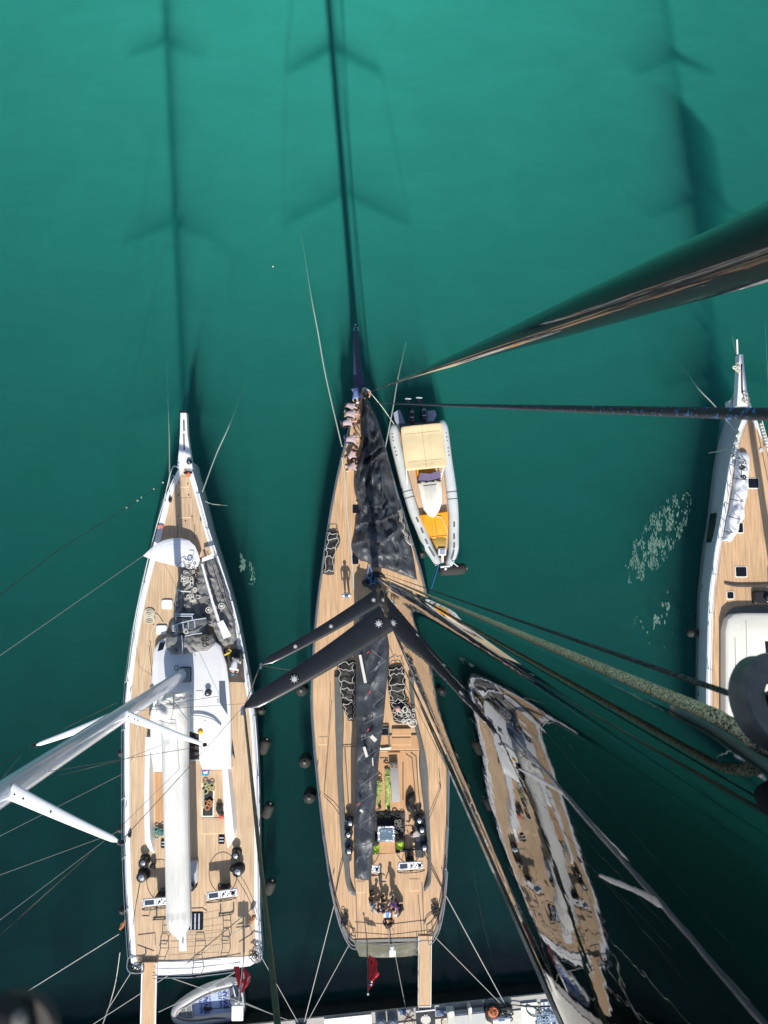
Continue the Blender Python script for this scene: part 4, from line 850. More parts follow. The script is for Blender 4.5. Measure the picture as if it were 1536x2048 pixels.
t = thing('sail_bag', 'big dark grey sail bag with pale straps, lying across the front of the coachroof', 'sail bag', P(372, 1275, ZD+.5))
rows = heap([(334,1268),(333,1290),(340,1310)], [(424,1268),(430,1288),(416,1300)], ZD+.55, .55, 61, n=30, m=26, fold=.4, prof=.35, freq=1.8)
def solid(rows, z0, name, mt, parent):
    b = MB(); b.grid(rows); low = [[Vector((p.x, p.y, z0)) for p in r] for r in rows]
    for k in (0, -1): b.grid([[r[k], q[k]] for r, q in zip(rows, low)])
    b.grid([rows[0], low[0]]); b.grid([rows[-1], low[-1]]); return b.build(name, mt, parent, sharp=70)
solid(rows, ZD+.3, 'bag_body', SAILG, t)
rows = heap([(346,1236),(341,1250),(346,1262),(356,1268)], [(412,1236),(414,1246),(402,1260),(388,1268)], ZD+.95, .3, 62, n=20, m=20, fold=.2, prof=.35, freq=1.8)
solid(rows, ZD+.6, 'bag_flap', mat('charcoal_cloth', (.10, .11, .12), .7, bump=.4, bscale=6), t)
b = MB()
for pts in ([(345,1252),(360,1246),(385,1240),(412,1236)], [(346,1254),(346,1262),(355,1264),(354,1250)], [(366,1248),(367,1258),(377,1256),(376,1244)], [(389,1242),(390,1256)], [(363,1270),(365,1290),(364,1309)], [(370,1272),(388,1268),(404,1266)], [(350,1228),(388,1228)], [(350,1232),(384,1232)], [(350,1226),(352,1240)], [(384,1230),(385,1240)]):
    b.tube([P(x, y, ZD+1.52 if y < 1265 else ZD+1.45) for x, y in pts], .035, 5)
b.build('strap', mat('pale_blue_webbing', (.42, .48, .56), .8), t)
b = MB(); coil(b, P(372, 1263, ZD+1.5), .12, 2, .022, 3); b.build('bag_emblem', WEB, t)
b = MB(); lump(b, P(407, 1270, ZD+1.3), .17, 1.6, .8, .5, seed=8); tangle(b, P(410, 1283, ZD+1.2), .4, .6, .1, 4, .03, 81); b.build('black_strap', BAG, t)
# hoisted sail head: the white tapered cloth over the foredeck
rows = []
bl = [(352,1128,2.75),(372,1133,2.75),(386,1138,2.75),(396,1132,2.75),(400,1120,2.75),(396,1106,2.8),(390,1092,2.8),(378,1081,2.8),(362,1076,2.8)]
tipw = P(286, 1112, 3.3)
for i in range(19):
    u = i/18; row = []
    for j in range(25):
        v = j/24*8; k = min(7, int(v)); f = v-k; a = P(*bl[k]); c = P(*bl[k+1]); p = a+(c-a)*f
        q = p+(tipw-p)*u; bul = math.sin(math.pi*u)*.35; q += Vector((-.25*bul*math.sin(f), (.9*bul if j > 12 else -.25*bul), 0)); row.append(q)
    rows.append(row)
b = MB(); b.slab(rows, .015); o = b.build('white_sail', SAILW, None, loc=P(380, 1110, ZD), sharp=80); tag(o, 'white tapered sail head hoisted on its halyard over the foredeck of the white yacht', 'sail')
b = MB()
for pts in ([(353,1134),(358,1127),(364,1123),(368,1122),(370,1128),(372,1131)], [(366,1124),(369,1129),(374,1130),(382,1126),(386,1120),(386,1114),(381,1111),(377,1112)]): b.tube(crv([P(x, y, 3.15) for x, y in pts], 12), .02, 5)
b.build('anchor_mark', MATS['mid_grey_paint'], o)
b = MB(); b.tube([tipw, P(0, 1311, 19), P(-200, 1440, 27)], .016, 5); o2 = b.build('sail_halyard', ROPEW, o)
b = MB(); b.slab([[P(404, 1116, 3.0), P(424, 1108, 3.0)], [P(404, 1124, 3.0), P(428, 1116, 3.0)]], .05); b.build('batten', SAILW, o)
b = MB()
for k in range(5): coil(b, P(299, 1224+k*4, ZD+.07), .27, 2, .026, k, sy=.7)
b.tube(crv([P(308, 1228, ZD+.1), P(316, 1232, ZD+.08), P(322, 1240, ZD+.08), P(326, 1246, ZD+.08)], 10), .022, 5); o = b.build('rope_coil', mat('cream_rope', (.62, .58, .46), .85), None, loc=P(299, 1232, ZD)); tag(o, 'cream rope coil on the port side deck of the white yacht', 'rope')
line('sheet', 'long cream rope lying along the port side deck of the white yacht', [(307,1250,ZD+.06),(296,1300,ZD+.06),(286,1350,ZD+.06),(283,1400,ZD+.06),(273,1470,ZD+.06),(270,1510,ZD+.06),(262,1535,ZD+.06),(262,1640,ZD+.06)], .035, MATS['cream_rope'])
b = MB(); tangle(b, P(320, 1663, ZD+.1), .4, .5, .2, 8, .03, 3); o = b.build('rope_pile', mat('teal_rope', (.12, .26, .24), .8, var=.5, vscale=9), None, loc=P(320, 1663, ZD)); tag(o, 'teal and white rope pile beside the cream boom cover', 'rope')
for pts, lab in (([(467,1745),(494,1790),(508,1822),(514,1840)], 'pair of thin lines from the starboard winch to the quarter of the white yacht'),([(283,1752),(270,1820),(266,1850)], 'thin line from the port winch to the quarter of the white yacht'),([(305,1400),(305,1360),(298,1290)], 'dark line beside the port edge of the coachroof')):
    line('sheet', lab, [(x, y, ZD+.3) for x, y in pts], .018, ROPEK, sm=0)
for x, y, s, lab in ((505,1838,1,'frayed brown rope end at the starboard quarter of the white yacht'),(245,1850,-1,'frayed brown rope end hanging outside the port quarter of the white yacht')):
    b = MB(); lump(b, P(x, y, ZD+.5), .13, .8, 2.2, .8, seed=x, k=.5); o = b.build('rope_tail', mat('rust_rope', (.36, .14, .05), .8, var=.3, vscale=12), None, loc=P(x, y, ZD+.5)); o.rotation_euler = (0, 0, R_(-30)); tag(o, lab, 'rope')
# gangway of the left yacht
b = MB(); a, c = P(299, 1925, ZD+.25), P(296, 2052, 1.9)
b.slab([[a+Vector((-.34, 0, 0)), a+Vector((.34, 0, 0))], [c+Vector((-.36, 0, 0)), c+Vector((.36, 0, 0))]], .1); g = b.build('gangway', MATS['gangway_teak'], LY)
for s in (-.40, .40):
    b = MB(); b.tube([a+Vector((s, 0, .02)), c+Vector((s*1.03, 0, .02))], .05, 6); b.build('gangway_edge', WHITE, g)
# ensign on pole at starboard quarter
base, top = P(489, 1905, ZD), P(477, 2003, ZD+3.2); cl = []
for i in range(12):
    u = i/11; p = P(484-u*5, 1936+u*50, ZD+1.6+u*1.3); wv = [0, .25, .5, .7, .85, .95, .9, .75, .6, .4, .25, .1][i]
    cl.append([p+Vector((wv*.5*j/6+.03, -.06*math.sin(j*1.6+i*.4)-.15*j/6, -.3*j/6)) for j in range(7)])
FL2, fo = flag('ensign', 'red and white flag on a white pole at the stern of the white yacht', base, top, cl, RED, extra=1)
b = MB()
for i in range(2, 10, 1):
    if i in (5, 6): continue
    p = cl[i][2]; b.slab([[cl[i][1]+Vector((0, 0, .03)), cl[i][2]+Vector((0, 0, .03))], [cl[i+1][1]+Vector((0, 0, .03)), cl[i+1][2]+Vector((0, 0, .03))]], .01)
b.slab([[cl[4][4]+Vector((0, 0, .03)), cl[4][6]+Vector((0, 0, .03))], [cl[6][4]+Vector((0, 0, .03)), cl[6][6]+Vector((0, 0, .03))]], .01)
b.build('white_stripe', WHITE, fo)
b = MB(); rows = [[P(470, 1935, ZD+1.5)+Vector((.32*j/4-.1, 0, -.1)) for j in range(5)], [P(480, 1990, ZD+2.4)+Vector((.05*j/4, 0, 0)) for j in range(5)]]; b.slab(rows, .01); b.build('second_fold', RED, fo)
t = thing('antenna_box', 'flat white box on a stalk over the bow of the grey dinghy', 'antenna', P(480, 1960, ZD)); b = MB(); b.box(P(475, 2026, ZD+3.3), (.62, .78, .09), bev=.06); b.build('panel', WHITE, t)
b = MB(); b.tube([P(486, 1934, ZD+.3), P(475, 2022, ZD+3.2)], .03, 6); b.build('stalk', WHITE, t)
# fenders of the left yacht
for x, y, lab in ((529,1492,'uppermost'),(536,1620,'second from the top'),(540,1773,'third from the top')):
    fender(P(x, y, .85), .30, 1.15, 'dark fender on the starboard side of the white yacht, '+lab, axis=(.35, .9, .5), group='fenders along the starboard side of the white yacht')
for x, y, lab in ((248,1430,'near the spreader'),(245,1505,'amidships'),(244,1656,'below the lower spreader tip'),(248,1818,'near the stern')):
    fender(P(x, y, 1.2), .22, .8, 'small dark fender on the port side of the white yacht, '+lab, group='fenders along the port side of the white yacht')
fender(P(524, 1420, 1.2), .25, .8, 'dark fender half hidden under the tip of the black spreader')
# =========================== RIGHT YACHT ===========================
RY = thing('sailing_yacht', 'pale grey sailing yacht at the right edge with a long white sail bag', 'yacht', P(1500, 1200, 0))
RL = [(1491,806),(1485,835),(1472,869),(1461,913),(1452,965),(1441,1040),(1430,1095),(1424,1140),(1418,1184),(1415,1241),(1413,1314),(1412,1392),(1414,1500),(1420,1600),(1430,1750),(1440,1800)]
RR = [(1500,806),(1510,835),(1528,869),(1548,913),(1568,965),(1596,1040),(1617,1095),(1634,1140),(1646,1184),(1660,1241),(1672,1314),(1680,1392),(1685,1500),(1685,1600),(1675,1750),(1665,1800)]
dlR = hull(RY, RL, RR, ZD+.25, GREYH, TEAK, WHITE, rail=.3, flare=.885, railh=.05)
b = MB(); rows = []
for x0, x1, y in ((1479, 1486, 709), (1478, 1489, 740), (1476, 1494, 780), (1474, 1501, 812)):
    a, c = P(x0, y, ZD+.55), P(x1, y, ZD+.55); rows.append([a+Vector((0, 0, -.5)), a, (a+c)/2+Vector((0, 0, .03)), c, c+Vector((0, 0, -.5))])
b.grid(rows); b.add(rows[0], [list(range(5))]); b.add(rows[-1], [list(range(5))]); sp_ = b.build('bowsprit', WHITE, RY, sharp=30)
pxprism('slot', [(1482,728),(1484.5,728),(1486,786),(1483,786)], ZD+.4, ZD+.6, BLKG, sp_)
b = MB(); b.tube([P(1474, 679, ZD+1.2), P(1475, 708, ZD+.8)], .05, 6); b.build('sprit_pole', WHITE, sp_)
for x, y in ((1472,738),(1490,800)): b = MB(); tangle(b, P(x, y, ZD+.6), .35, .5, .15, 5, .03, x); b.build('sprit_lashing', ROPEW, sp_)
b = MB(); a, c = P(1448, 815, .6), P(1474, 800, .9)
b.box(P(1462, 812, ZD-.4), (.5, .7, .5), bev=.15); b.build('bow_fairing', GREYH, RY)
for y0, y1, x in ((1027,1085,1420),(1170,1233,1403),(1302,1392,1399)):
    b = MB(); q0, q1 = P(x+1, y0, 1.35), P(x-7 if y0 < 1100 else x-2, y1, 1.35); b.slab([[q0, q0+Vector((.12, 0, .5))], [q1, q1+Vector((.12, 0, .5))]], .05); b.build('hull_window', GLASS, RY)
def hatch(x0, y0, x1, y1, z):
    a, c = P(x0, y0, z), P(x1, y1, z); b = MB(); b.box((a+c)/2, (abs(a.x-c.x)+.1, abs(a.y-c.y)+.1, .05), bev=.08); o = b.build('deck_hatch', CREAM, RY)
    b = MB(); b.box((a+c)/2+Vector((0, 0, .02)), (abs(a.x-c.x), abs(a.y-c.y), .05), bev=.06); b.build('hatch_glass', GLASS, o)
for q in ((1496,957,1517,976),(1474,1046,1486,1065),(1471,1134,1493,1153),(1454,1184,1467,1197)): hatch(*q, ZD+.28)
# coachroof
z_ = ZD+.27
pxprism('coachroof_base', [(1449,1420),(1449,1240),(1456,1224),(1470,1214),(1500,1211),(1560,1211),(1640,1240),(1645,1420)], z_-.2, z_+.04, MGREY, RY)
pxprism('coachroof', [(1453,1600),(1453,1262),(1458,1240),(1469,1230),(1490,1227),(1560,1227),(1620,1240),(1640,1280),(1640,1600)], z_, z_+.75, CREAM, RY, top_in=.2)
for q in (((1530,1283),(1545,1283),(1546,1306),(1532,1306)),): pxprism('roof_window', q, z_+.5, z_+.77, GLASS, RY)
b = MB(); b.tube([P(1470, 1275, z_+.76), P(1471, 1350, z_+.76)], .015, 4); b.tube([P(1492, 1240, z_+.76), P(1494, 1340, z_+.76)], .012, 4); b.build('roof_seam', MGREY, RY)
winch(RY, 1531, 1196, ZD+.3, r=.22, h=.45)
b = MB(); b.box(P(1522, 1195, ZD+.4), (1.0, .75, .3), bev=.15); b.build('winch_base', BLACK, RY)
b = MB(); b.tube(crv([P(1450, 1167, ZD+.35), P(1475, 1172, ZD+.4), P(1510, 1172, ZD+.4), P(1545, 1171, ZD+.4)], 20), .06, 6); b.build('track', DGREY, RY)
b = MB(); b.tube([P(1512, 845, ZD+.29), P(1536, 960, ZD+.29), P(1550, 1040, ZD+.29)], .02, 4); b.tube([P(1522, 855, ZD+.29), P(1545, 950, ZD+.29)], .015, 4); b.build('caulking', MGREY, RY)
b = MB(); b.lathe(P(1522, 900, ZD+.27), [(.13, 0), (.12, .05), (.05, .06)], 14); b.build('deck_vent', GREYH, RY)
for sd_, idx in ((0, [3,8,13,18,23,28,33,38]),): stanchions(RY, dlR, idx, STEEL, sd_, inset=.1)
for x, y, a in ((1472,878,75),(1447,1010,80),(1425,1138,85),(1416,1246,88)): cleat(RY, x, y, ZD+.33, a)
b = MB()
for k in range(9): x, y = 1522+k*1.6, 848+k*6; lump(b, P(x, y, ZD+.5), .09, seed=k)
b.build('starboard_rail_gear', ROPEW, RY)
b = MB()
for k, (x, y) in enumerate(((1476,866),(1472,880),(1468,895),(1464,910))): lump(b, P(x, y, ZD+.45), .10, 1, 1.6, 1, seed=k)
b.build('port_rail_gear', mat('grey_green_rope', (.25, .28, .24), .8, var=.5, vscale=10), RY)
o = heapobj('sail_bag', [(1474,903),(1469,940),(1464,985),(1458,1020),(1450,1055),(1442,1082)], [(1494,905),(1496,945),(1491,985),(1484,1030),(1474,1062),(1460,1084)], ZD+.3, .55, 90, SAILW, None, n=80, m=20, fold=.4, prof=.4, freq=1.5); tag(o, 'long white sail bag on the port foredeck of the pale grey yacht at the right', 'sail bag')
b = MB()
for x0, y0, x1, y1 in ((1472,915,1494,922),(1466,956,1494,960),(1461,998,1490,1004),(1456,1032,1484,1040),(1446,1062,1468,1066),(1484,925,1482,960)): b.tube(crv([P(x0, y0, ZD+.5), P((x0+x1)/2, (y0+y1)/2, ZD+1.18), P(x1, y1, ZD+.5)], 10), .025, 5)
b.build('strap', ROPEK, o)
b = MB(); tangle(b, P(1485, 940, ZD+1.15), .25, 1.0, .1, 6, .025, 12); b.build('cord', BLACK, o)
# its mast and partly hoisted sail (their shadows fall on the water)
rmx, rmy = P(1552, 1215, ZD).x, P(1552, 1215, ZD).y
b = MB(); b.grid([se(rmx-.022*(z-ZD), rmy, z, .2, .38, 2.2, 32) for z in (ZD+.5, 20, 38, 46)]); RM = b.build('mast', WHITE, RY, sharp=70)
for zr, span, sw in ((13, 3.8, 1.2), (23, 3.3, 1.5), (31.5, 2.7, 1.3)):
    for s in (-1, 1):
        root = Vector((rmx-.022*(zr-ZD)+s*.15, rmy-.1, zr)); foil('spreader', root, root+Vector((s*span, -sw, .1)), .55, .26, .14, WHITE, RM, curve=-s*.1)
b = MB(); b.slab([[Vector((rmx+.25+x, rmy-.2-y, z)) for x, y in ((0, 0), (.9, -.3), (1.6, -.5))] for z in (13.5, 17, 21, 26.5)], .02)
b = MB(); rows = []
for z, w_ in ((17, 1.9), (20, 2.0), (23, 2.0), (26, 1.8), (28, .3)): rows.append([Vector((rmx-.45+w_*j/8, rmy+.6+.15*math.sin(j*.8), z)) for j in range(9)])
b.grid(rows); b.grid([[p+Vector((0, .03, 0)) for p in r] for r in rows]); o = b.build('hoisted_flag_sail', SAILW, None, loc=(rmx, rmy, 20)); tag(o, 'pale sail hanging from the mast of the yacht at the right', 'sail')
b = MB(); b.tube([Vector((rmx, rmy-.4, 4.8)), Vector((rmx, rmy-15, 5.0))], .35, 10); b.build('boom', WHITE, RY)
fender(P(1392, 1266, 1.0), .26, 1.1, 'grey fender on the port side of the pale grey yacht at the right', axis=(1, 0, .15))
# =========================== TENDER BESIDE THE MIDDLE YACHT ===========================
RB = thing('rigid_inflatable', 'pale grey inflatable tender with beige canopy and orange cushions', 'tender', P(855, 980, 0))
ZT = .62
lt = crv([P(x, y, z) for x, y, z in ((787,849,ZT),(790,880,ZT),(799,920,ZT),(809,960,ZT),(819,997,ZT),(829,1028,ZT),(842,1058,ZT),(854,1088,ZT+.05),(864,1106,ZT+.1),(877,1128,ZT+.2))], 50)
rt = crv([P(x, y, z) for x, y, z in ((884,841,ZT),(889,880,ZT),(894,920,ZT),(900,960,ZT),(905,1000,ZT),(907,1035,ZT),(907,1070,ZT),(907,1095,ZT+.05),(904,1112,ZT+.1),(897,1130,ZT+.2))], 50)
for q in (lt, rt):
    n_ = len(q); rs = [.33*min(1, .35+.65*math.sqrt(min(1, i/3)))*(1-.35*max(0, (i/n_-.75)/.25)) for i in range(n_)]
    b = MB(); b.tube(q, rs, 20); o = b.build('tube', HYP, RB, sharp=60)
    b = MB(); b.tube([p+Vector(((-1 if q is lt else 1)*.31, 0, -.02)) for p in q[2:-4]], .04, 6); b.build('rub_strake', MGREY, o)
    for k in (.18, .40, .44):
        i = int(k*n_); b = MB(); c = q[i]; d = (q[i+1]-q[i]).normalized(); rot = d.to_track_quat('Z', 'Y').to_matrix(); b.lathe(c, [(.338, -.03), (.34, 0), (.338, .03)], 20, rot=rot); b.build('tube_band', MGREY, o) if k > .3 else None
    for k in range(5):
        i = int((.60+.075*k)*n_); c = q[i]; d = q[i+1]-q[i]; b = MB(); b.box(c+Vector((0, 0, rs[i]+.004)), (.11, .34, .02), rz=math.atan2(-d.x, d.y)+(math.pi if d.y < 0 else 0)); b.build('grip_patch', MGREY, o)
    for k in range(6):
        i = int((.08+.026*k)*n_); c = q[i]; d = q[i+1]-q[i]; b = MB(); b.box(c+Vector(((-.12 if q is lt else .1), 0, rs[i]*.93)), (.13, .06+.03*(k % 2), .02), rz=math.atan2(-d.x, d.y)); b.build('lettering_mark', MGREY, o)
b = MB(); pl(b, [(792,850),(880,843),(890,900),(896,960),(901,1020),(901,1080),(895,1128),(880,1128),(860,1095),(838,1040),(816,975),(800,900)], .2, .5); b.build('floor', mat('pale_teak', (.62, .44, .30), .7, var=.1, vscale=8, stretch=(1, .15, 1), seams=6), RB)
b = MB(); pl(b, [(795,848),(882,842),(884,860),(800,866)], .2, .75); b.build('transom', DGREY, RB)
for pts, nm in (([(787,826),(796,820),(800,820),(812,850),(800,858),(790,842)], 'swim_platform'),([(852,822),(870,820),(873,830),(868,842),(852,843)], 'swim_platform')):
    o = pxprism(nm, pts, .5, .72, mat('blue_grey_pad', (.30, .34, .44), .7), RB)
for x, y, px_, py_ in ((824,833,816,799),(848,829,838,797)):
    c = P(x, y, 1.0); e = P(px_, py_, .9); t = MB()
    t.grid([[c+Vector((w_*math.cos(a), dy, .32*math.sin(a)*k)) for a in [2*math.pi*i/16 for i in range(17)]] for dy, w_, k in ((-.42, .08, .3), (-.38, .2, .8), (-.1, .25, 1), (.2, .23, 1), (.38, .15, .7), (.42, .05, .3))]); o = t.build('outboard_engine', BLKG, RB, sharp=60)
    t = MB(); t.box(c+Vector((0, -.12, .325)), (.26, .05, .02)); t.box(c+Vector((0, .2, .29)), (.18, .1, .02), tilt=(.1, 0, 0)); t.build('cowl_mark', GREYH, o)
    t = MB(); t.tube([c+Vector((0, .3, -.1)), e+Vector((0, -.15, 0)), e], [.13, .09, .06], 8); t.build('drive_leg', BLACK, o)
    t = MB()
    for k in range(3):
        a = 2.1*k+.4; t.box(e+Vector((.13*math.cos(a), .03, .13*math.sin(a))), (.16, .05, .10), tilt=(0, a, 0), bev=.03)
    t.lathe(e, [(.06, -.08), (.06, .08)], 8, rot=Euler((R_(90), 0, 0)).to_matrix()); t.build('propeller', mat('pale_prop', (.55, .66, .72), .4), o)
CN = [(802,860),(806,853),(815,850),(838,847),(874,845),(881,846),(885,851),(889,890),(893,928),(890,934),(872,936),(830,940),(817,941),(811,936),(806,900)]
cnp = [P(x, y, 2.3) for x, y in CN]; L0, L1 = crv([cnp[i] for i in (1, 0, 14, 13, 12)], 24), crv([cnp[i] for i in (5, 6, 7, 8, 9)], 24)
rows = []
for i, (l, r) in enumerate(zip(L0, L1)):
    row = []
    for j in range(25):
        u = j/24; s = math.sin(math.pi*u)**.4*math.sin(math.pi*min(1, max(0, i/24)))**.3
        g = (.05*abs(math.sin(math.pi*3*i/24))+.04*abs(math.sin(math.pi*2*u)))*1.4
        row.append(l+(r-l)*u+Vector((0, 0, .1*s+g*s)))
    rows.append(row)
b = MB(); b.slab(rows, .05); cno = b.build('canopy', BEIGE, RB, sharp=70)
b = MB(); b.tube([rows[i][12]+Vector((0, 0, .012)) for i in range(1, 24)], .014, 4)
for i in (8, 16): b.tube([rows[i][j]+Vector((0, 0, .012)) for j in range(2, 23)], .012, 4)
b.build('canopy_seam', mat('seam_tan', (.5, .42, .28), .8), cno)
for x, y in ((812,936),(888,932),(806,858),(880,850)):
    b = MB(); p = P(x, y, 2.28); b.tube([p, Vector((p.x*1.0+(.15 if x < 840 else -.15), p.y+(-.9 if y > 900 else .1), .8))], .04, 6); b.build('canopy_post', CREAM, RB)
pxprism('helm_seat', [(833,939),(871,937),(873,946),(834,950)], .5, 1.3, ORANGE, RB, top_in=.06)
b = MB(); CO = [(836,966),(842,962),(870,960),(882,964),(884,985),(884,1005),(879,1020),(872,1031),(866,1034),(858,1031),(848,1018),(842,995),(838,975)]
pl(b, CO, .5, 1.25, top_in=.16); cs = b.build('console', CREAM, RB, sharp=50)
b = MB(); pl(b, [(847,972),(873,969),(876,1000),(871,1018),(863,1022),(856,1015),(851,995)], 1.2, 1.34, top_in=.05); b.build('console_hood', CREAM, cs)
b = MB(); a, c = P(836, 962, 1.3), P(882, 957, 1.3); b.slab([[a, (a+c)/2+Vector((0, -.1, .05)), c], [a+Vector((.1, .45, .5)), (a+c)/2+Vector((0, .3, .55)), c+Vector((-.1, .45, .5))]], .03); b.build('windshield', mat('purple_tint', (.12, .10, .18), .08), cs)
b = MB(); b.tube([a, (a+c)/2+Vector((0, -.1, .06)), c], .04, 6)
for k in range(7): p = a+(c-a)*(k+.5)/7; b.box(p+Vector((0, -.12+.16*(k % 2), .02)), (.2, .08, .05), bev=.03)
b.build('dashboard', GLASS, cs)
pxprism('bow_cushion', [(837,1030),(862,1027),(896,1022),(897,1045),(896,1075),(866,1078),(860,1073),(848,1052)], .5, .95, ORANGE, RB, top_in=.08)
b = MB(); b.tube([P(869,1040,.97),P(872,1056,.97),P(875,1073,.97)], .015, 4); b.tube([P(860,1074,.97),P(894,1071,.97)], .015, 4); b.tube([P(845,1033,.97),P(847,1048,.97)], .015, 4); b.build('cushion_seam', mat('dark_orange', (.5, .18, .01), .7), RB)
pxprism('bow_pad', [(864,1079),(871,1078),(872,1073),(888,1073),(889,1077),(893,1079),(890,1096),(873,1097)], .5, .96, mat('olive_vinyl', (.36, .23, .04), .6), RB, top_in=.05)
b = MB(); b.tube(crv([P(x, y, 1.0) for x, y in ((873,1033),(882,1034),(888,1045),(894,1060),(895,1072))], 14), .03, 5); b.build('bow_strap', BEIGE, RB)
b = MB(); b.box(P(884, 1104, .95), (.5, .45, .3), bev=.08); b.build('windlass_locker', WHITE, RB); b = MB(); b.box(P(885, 1104, 1.12), (.3, .3, .04), bev=.04); b.build('windlass_lid', MATS['blue_grey_pad'], RB)
b = MB(); b.box(P(885, 1117, .85), (.14, .6, .1)); b.build('bow_rib', CREAM, RB)
b = MB(); b.tube([P(881,1134,1.05),P(900,1132,1.05)], .06, 6); b.lathe(P(891,1138,1.0), [(.09, 0), (.08, .12)], 10); b.tube([P(904,1124,1.1),P(916,1133,1.05)], .03, 5); b.build('bow_roller', WHITE, RB)
fender(P(905,1139,.55), .36, 1.75, 'big dark fender across the bow of the pale grey tender', axis=(1, .08, 0))
line('painter', 'blue painter from the bow of the tender to the middle yacht', [(877,1130,1.1),(871,1150,1.4),(862,1180,1.9)], .03, ROPEB, sm=0)
# =========================== DINGHY UNDER THE STERN OF THE LEFT YACHT ===========================
DG = thing('dinghy', 'grey inflatable dinghy with blue lettered floor moored stern to the quay', 'dinghy', P(415, 2005, 0))
oc = [(478,1962),(450,1966),(422,1974),(396,1986),(372,2001),(356,2014),(351,2026),(356,2038),(375,2043),(400,2042),(430,2038),(460,2033),(488,2028)]
q = crv([P(x, y, .5) for x, y in oc], 60); b = MB(); b.tube(q, [.27*min(1, .45+.55*min(i, 60-i)/3) for i in range(61)], 18); tb = b.build('tube', mat('grey_hypalon', (.42, .43, .44), .5, var=.05), DG, sharp=60)
b = MB(); b.tube([p+(p-P(425,2005,.5)).normalized()*.0+Vector((0, -.0, .25)) for p in crv([P(x+(4 if y < 2020 else 3), y+(7 if y < 2014 else -7 if y > 2034 else 0), .5) for x, y in oc], 50)][3:-3], .055, 4, flat=.3); b.build('tube_stripe', MGREY, tb)
FB = mat('pale_blue_floor', (.42, .52, .74), .7, var=.06)
pxprism('floor', [(372,2008),(392,1996),(425,1982),(474,1970),(480,2022),(430,2030),(372,2034),(364,2024)], .15, .38, FB, DG)
pxprism('bow_locker', [(360,2024),(382,2004),(386,2034),(364,2034)], .38, .62, MATS['grey_hypalon'], DG)
for pts in ([(363,2022),(370,2013),(372,2032),(364,2029)], [(373,2011),(380,2005),(384,2032),(374,2032)]): pxprism('locker_lid', pts, .6, .64, MGREY, DG)
for x, y, k in ((404,2007,1.0),(443,1997,1.0)):
    text_obj('NAUTOR', P(x-2, y, .39), .27, R_(96), DBLUE, 'floor_lettering', DG, bold=.008)
    text_obj('SWAN', P(x+8.5, y-.5, .39), .40, R_(96), DBLUE, 'floor_lettering', DG, bold=.02)
    b = MB()
    for j in range(2): b.box(P(x+15+j*2.4, y-2, .39), (.035, .95, .01), rz=R_(6))
    b.build('floor_stripe', DBLUE, DG)
text_obj('SPIIP', P(441,1969.5,.79), .26, R_(194), MGREY, 'tube_lettering', tb)
b = MB(); b.lathe(P(412,2018.5,.41), [(.09, 0), (.09, .03)], 10); b.box(P(415,2018,.42), (.5, .2, .04), bev=.08); b.tube([P(418,2018,.43), P(462,2015,.43)], .02, 5); b.build('oar', BLACK, DG)
b = MB(); lump(b, P(472,2000,.75), .3, 1.2, .9, .9, seed=3, k=.1); en = b.build('outboard_engine', mat('grey_cowl', (.16, .18, .20), .3, coat=.4), DG); b = MB(); b.tube([P(472,2000,.7), P(486,2004,.1)], .09, 6); b.build('drive_leg', BLACK, en)
pxprism('transom', [(476,1968),(484,1966),(490,2024),(481,2026)], .2, .7, MATS['grey_hypalon'], DG)
b = MB(); b.slab([[P(458,1977,.8), P(468,1974,.8)], [P(461,1996,.8), P(470,1993,.8)]], .06); b.build('thwart', DGREY, DG)
b = MB(); b.tube([P(466,1974,.85), P(471,1995,.85)], .04, 5); b.build('thwart_rail', WHITE, DG)
# =========================== QUAY ===========================
ZQ = 1.3
b = MB(); e0, e1 = P(0, 2103, ZQ), P(1180, 1979, ZQ); d = (e1-e0).normalized(); nrm = Vector((d.y, -d.x, 0))
A, B = e0-d*90, e1+d*90; pts = [(A.x, A.y), (B.x, B.y), (B.x+nrm.x*70, B.y+nrm.y*70), (A.x+nrm.x*70, A.y+nrm.y*70)]
b.prism(pts, ZQ-.16, ZQ-.02); o = b.build('quay', CONC, smooth=False); tag(o, 'weathered grey concrete quay edge', kind='structure')
b = MB(); b.prism([(x+nrm.x*.06, y+nrm.y*.06) for x, y in pts], -11, ZQ-.163); o = b.build('quay_wall', mat('wet_shaded_wall', (.012, .016, .016), .8, var=.4, vscale=.8, spec=.2), smooth=False); tag(o, 'wet wall of the quay with shade in its dark colour, below its edge', kind='structure')  # near-black colour holds both the wet and the shade on the wall
def QP(x, y, z=ZQ): return P(x, y, z)
k0, k1 = A+nrm*.72, B+nrm*.72
b = MB(); b.prism([(k0.x, k0.y), (k1.x, k1.y), (k1.x+nrm.x*60, k1.y+nrm.y*60), (k0.x+nrm.x*60, k0.y+nrm.y*60)], ZQ-.3, ZQ+.05); o = b.build('pavement', CONCW, smooth=False); tag(o, 'pale concrete pavement behind the quay edge', kind='structure')
RQ = math.atan2(d.y, d.x)
def qbox(name, x0, y0, x1, y1, h, mt, label=None, cat=None, parent=None, group=None, bev=.03, z=ZQ+.05):
    a, c = P(x0, y0, z+h), P(x1, y1, z+h); m_ = (a+c)/2; b = MB(); b.box((m_.x, m_.y, z+h/2), (abs(c.x-a.x), abs(c.y-a.y), h), rz=RQ if abs(c.y-a.y) > .3 else RQ, bev=bev); o = b.build(name, mt, parent, loc=None if parent else (m_.x, m_.y, z))
    if label: tag(o, label, cat, group)
    return o
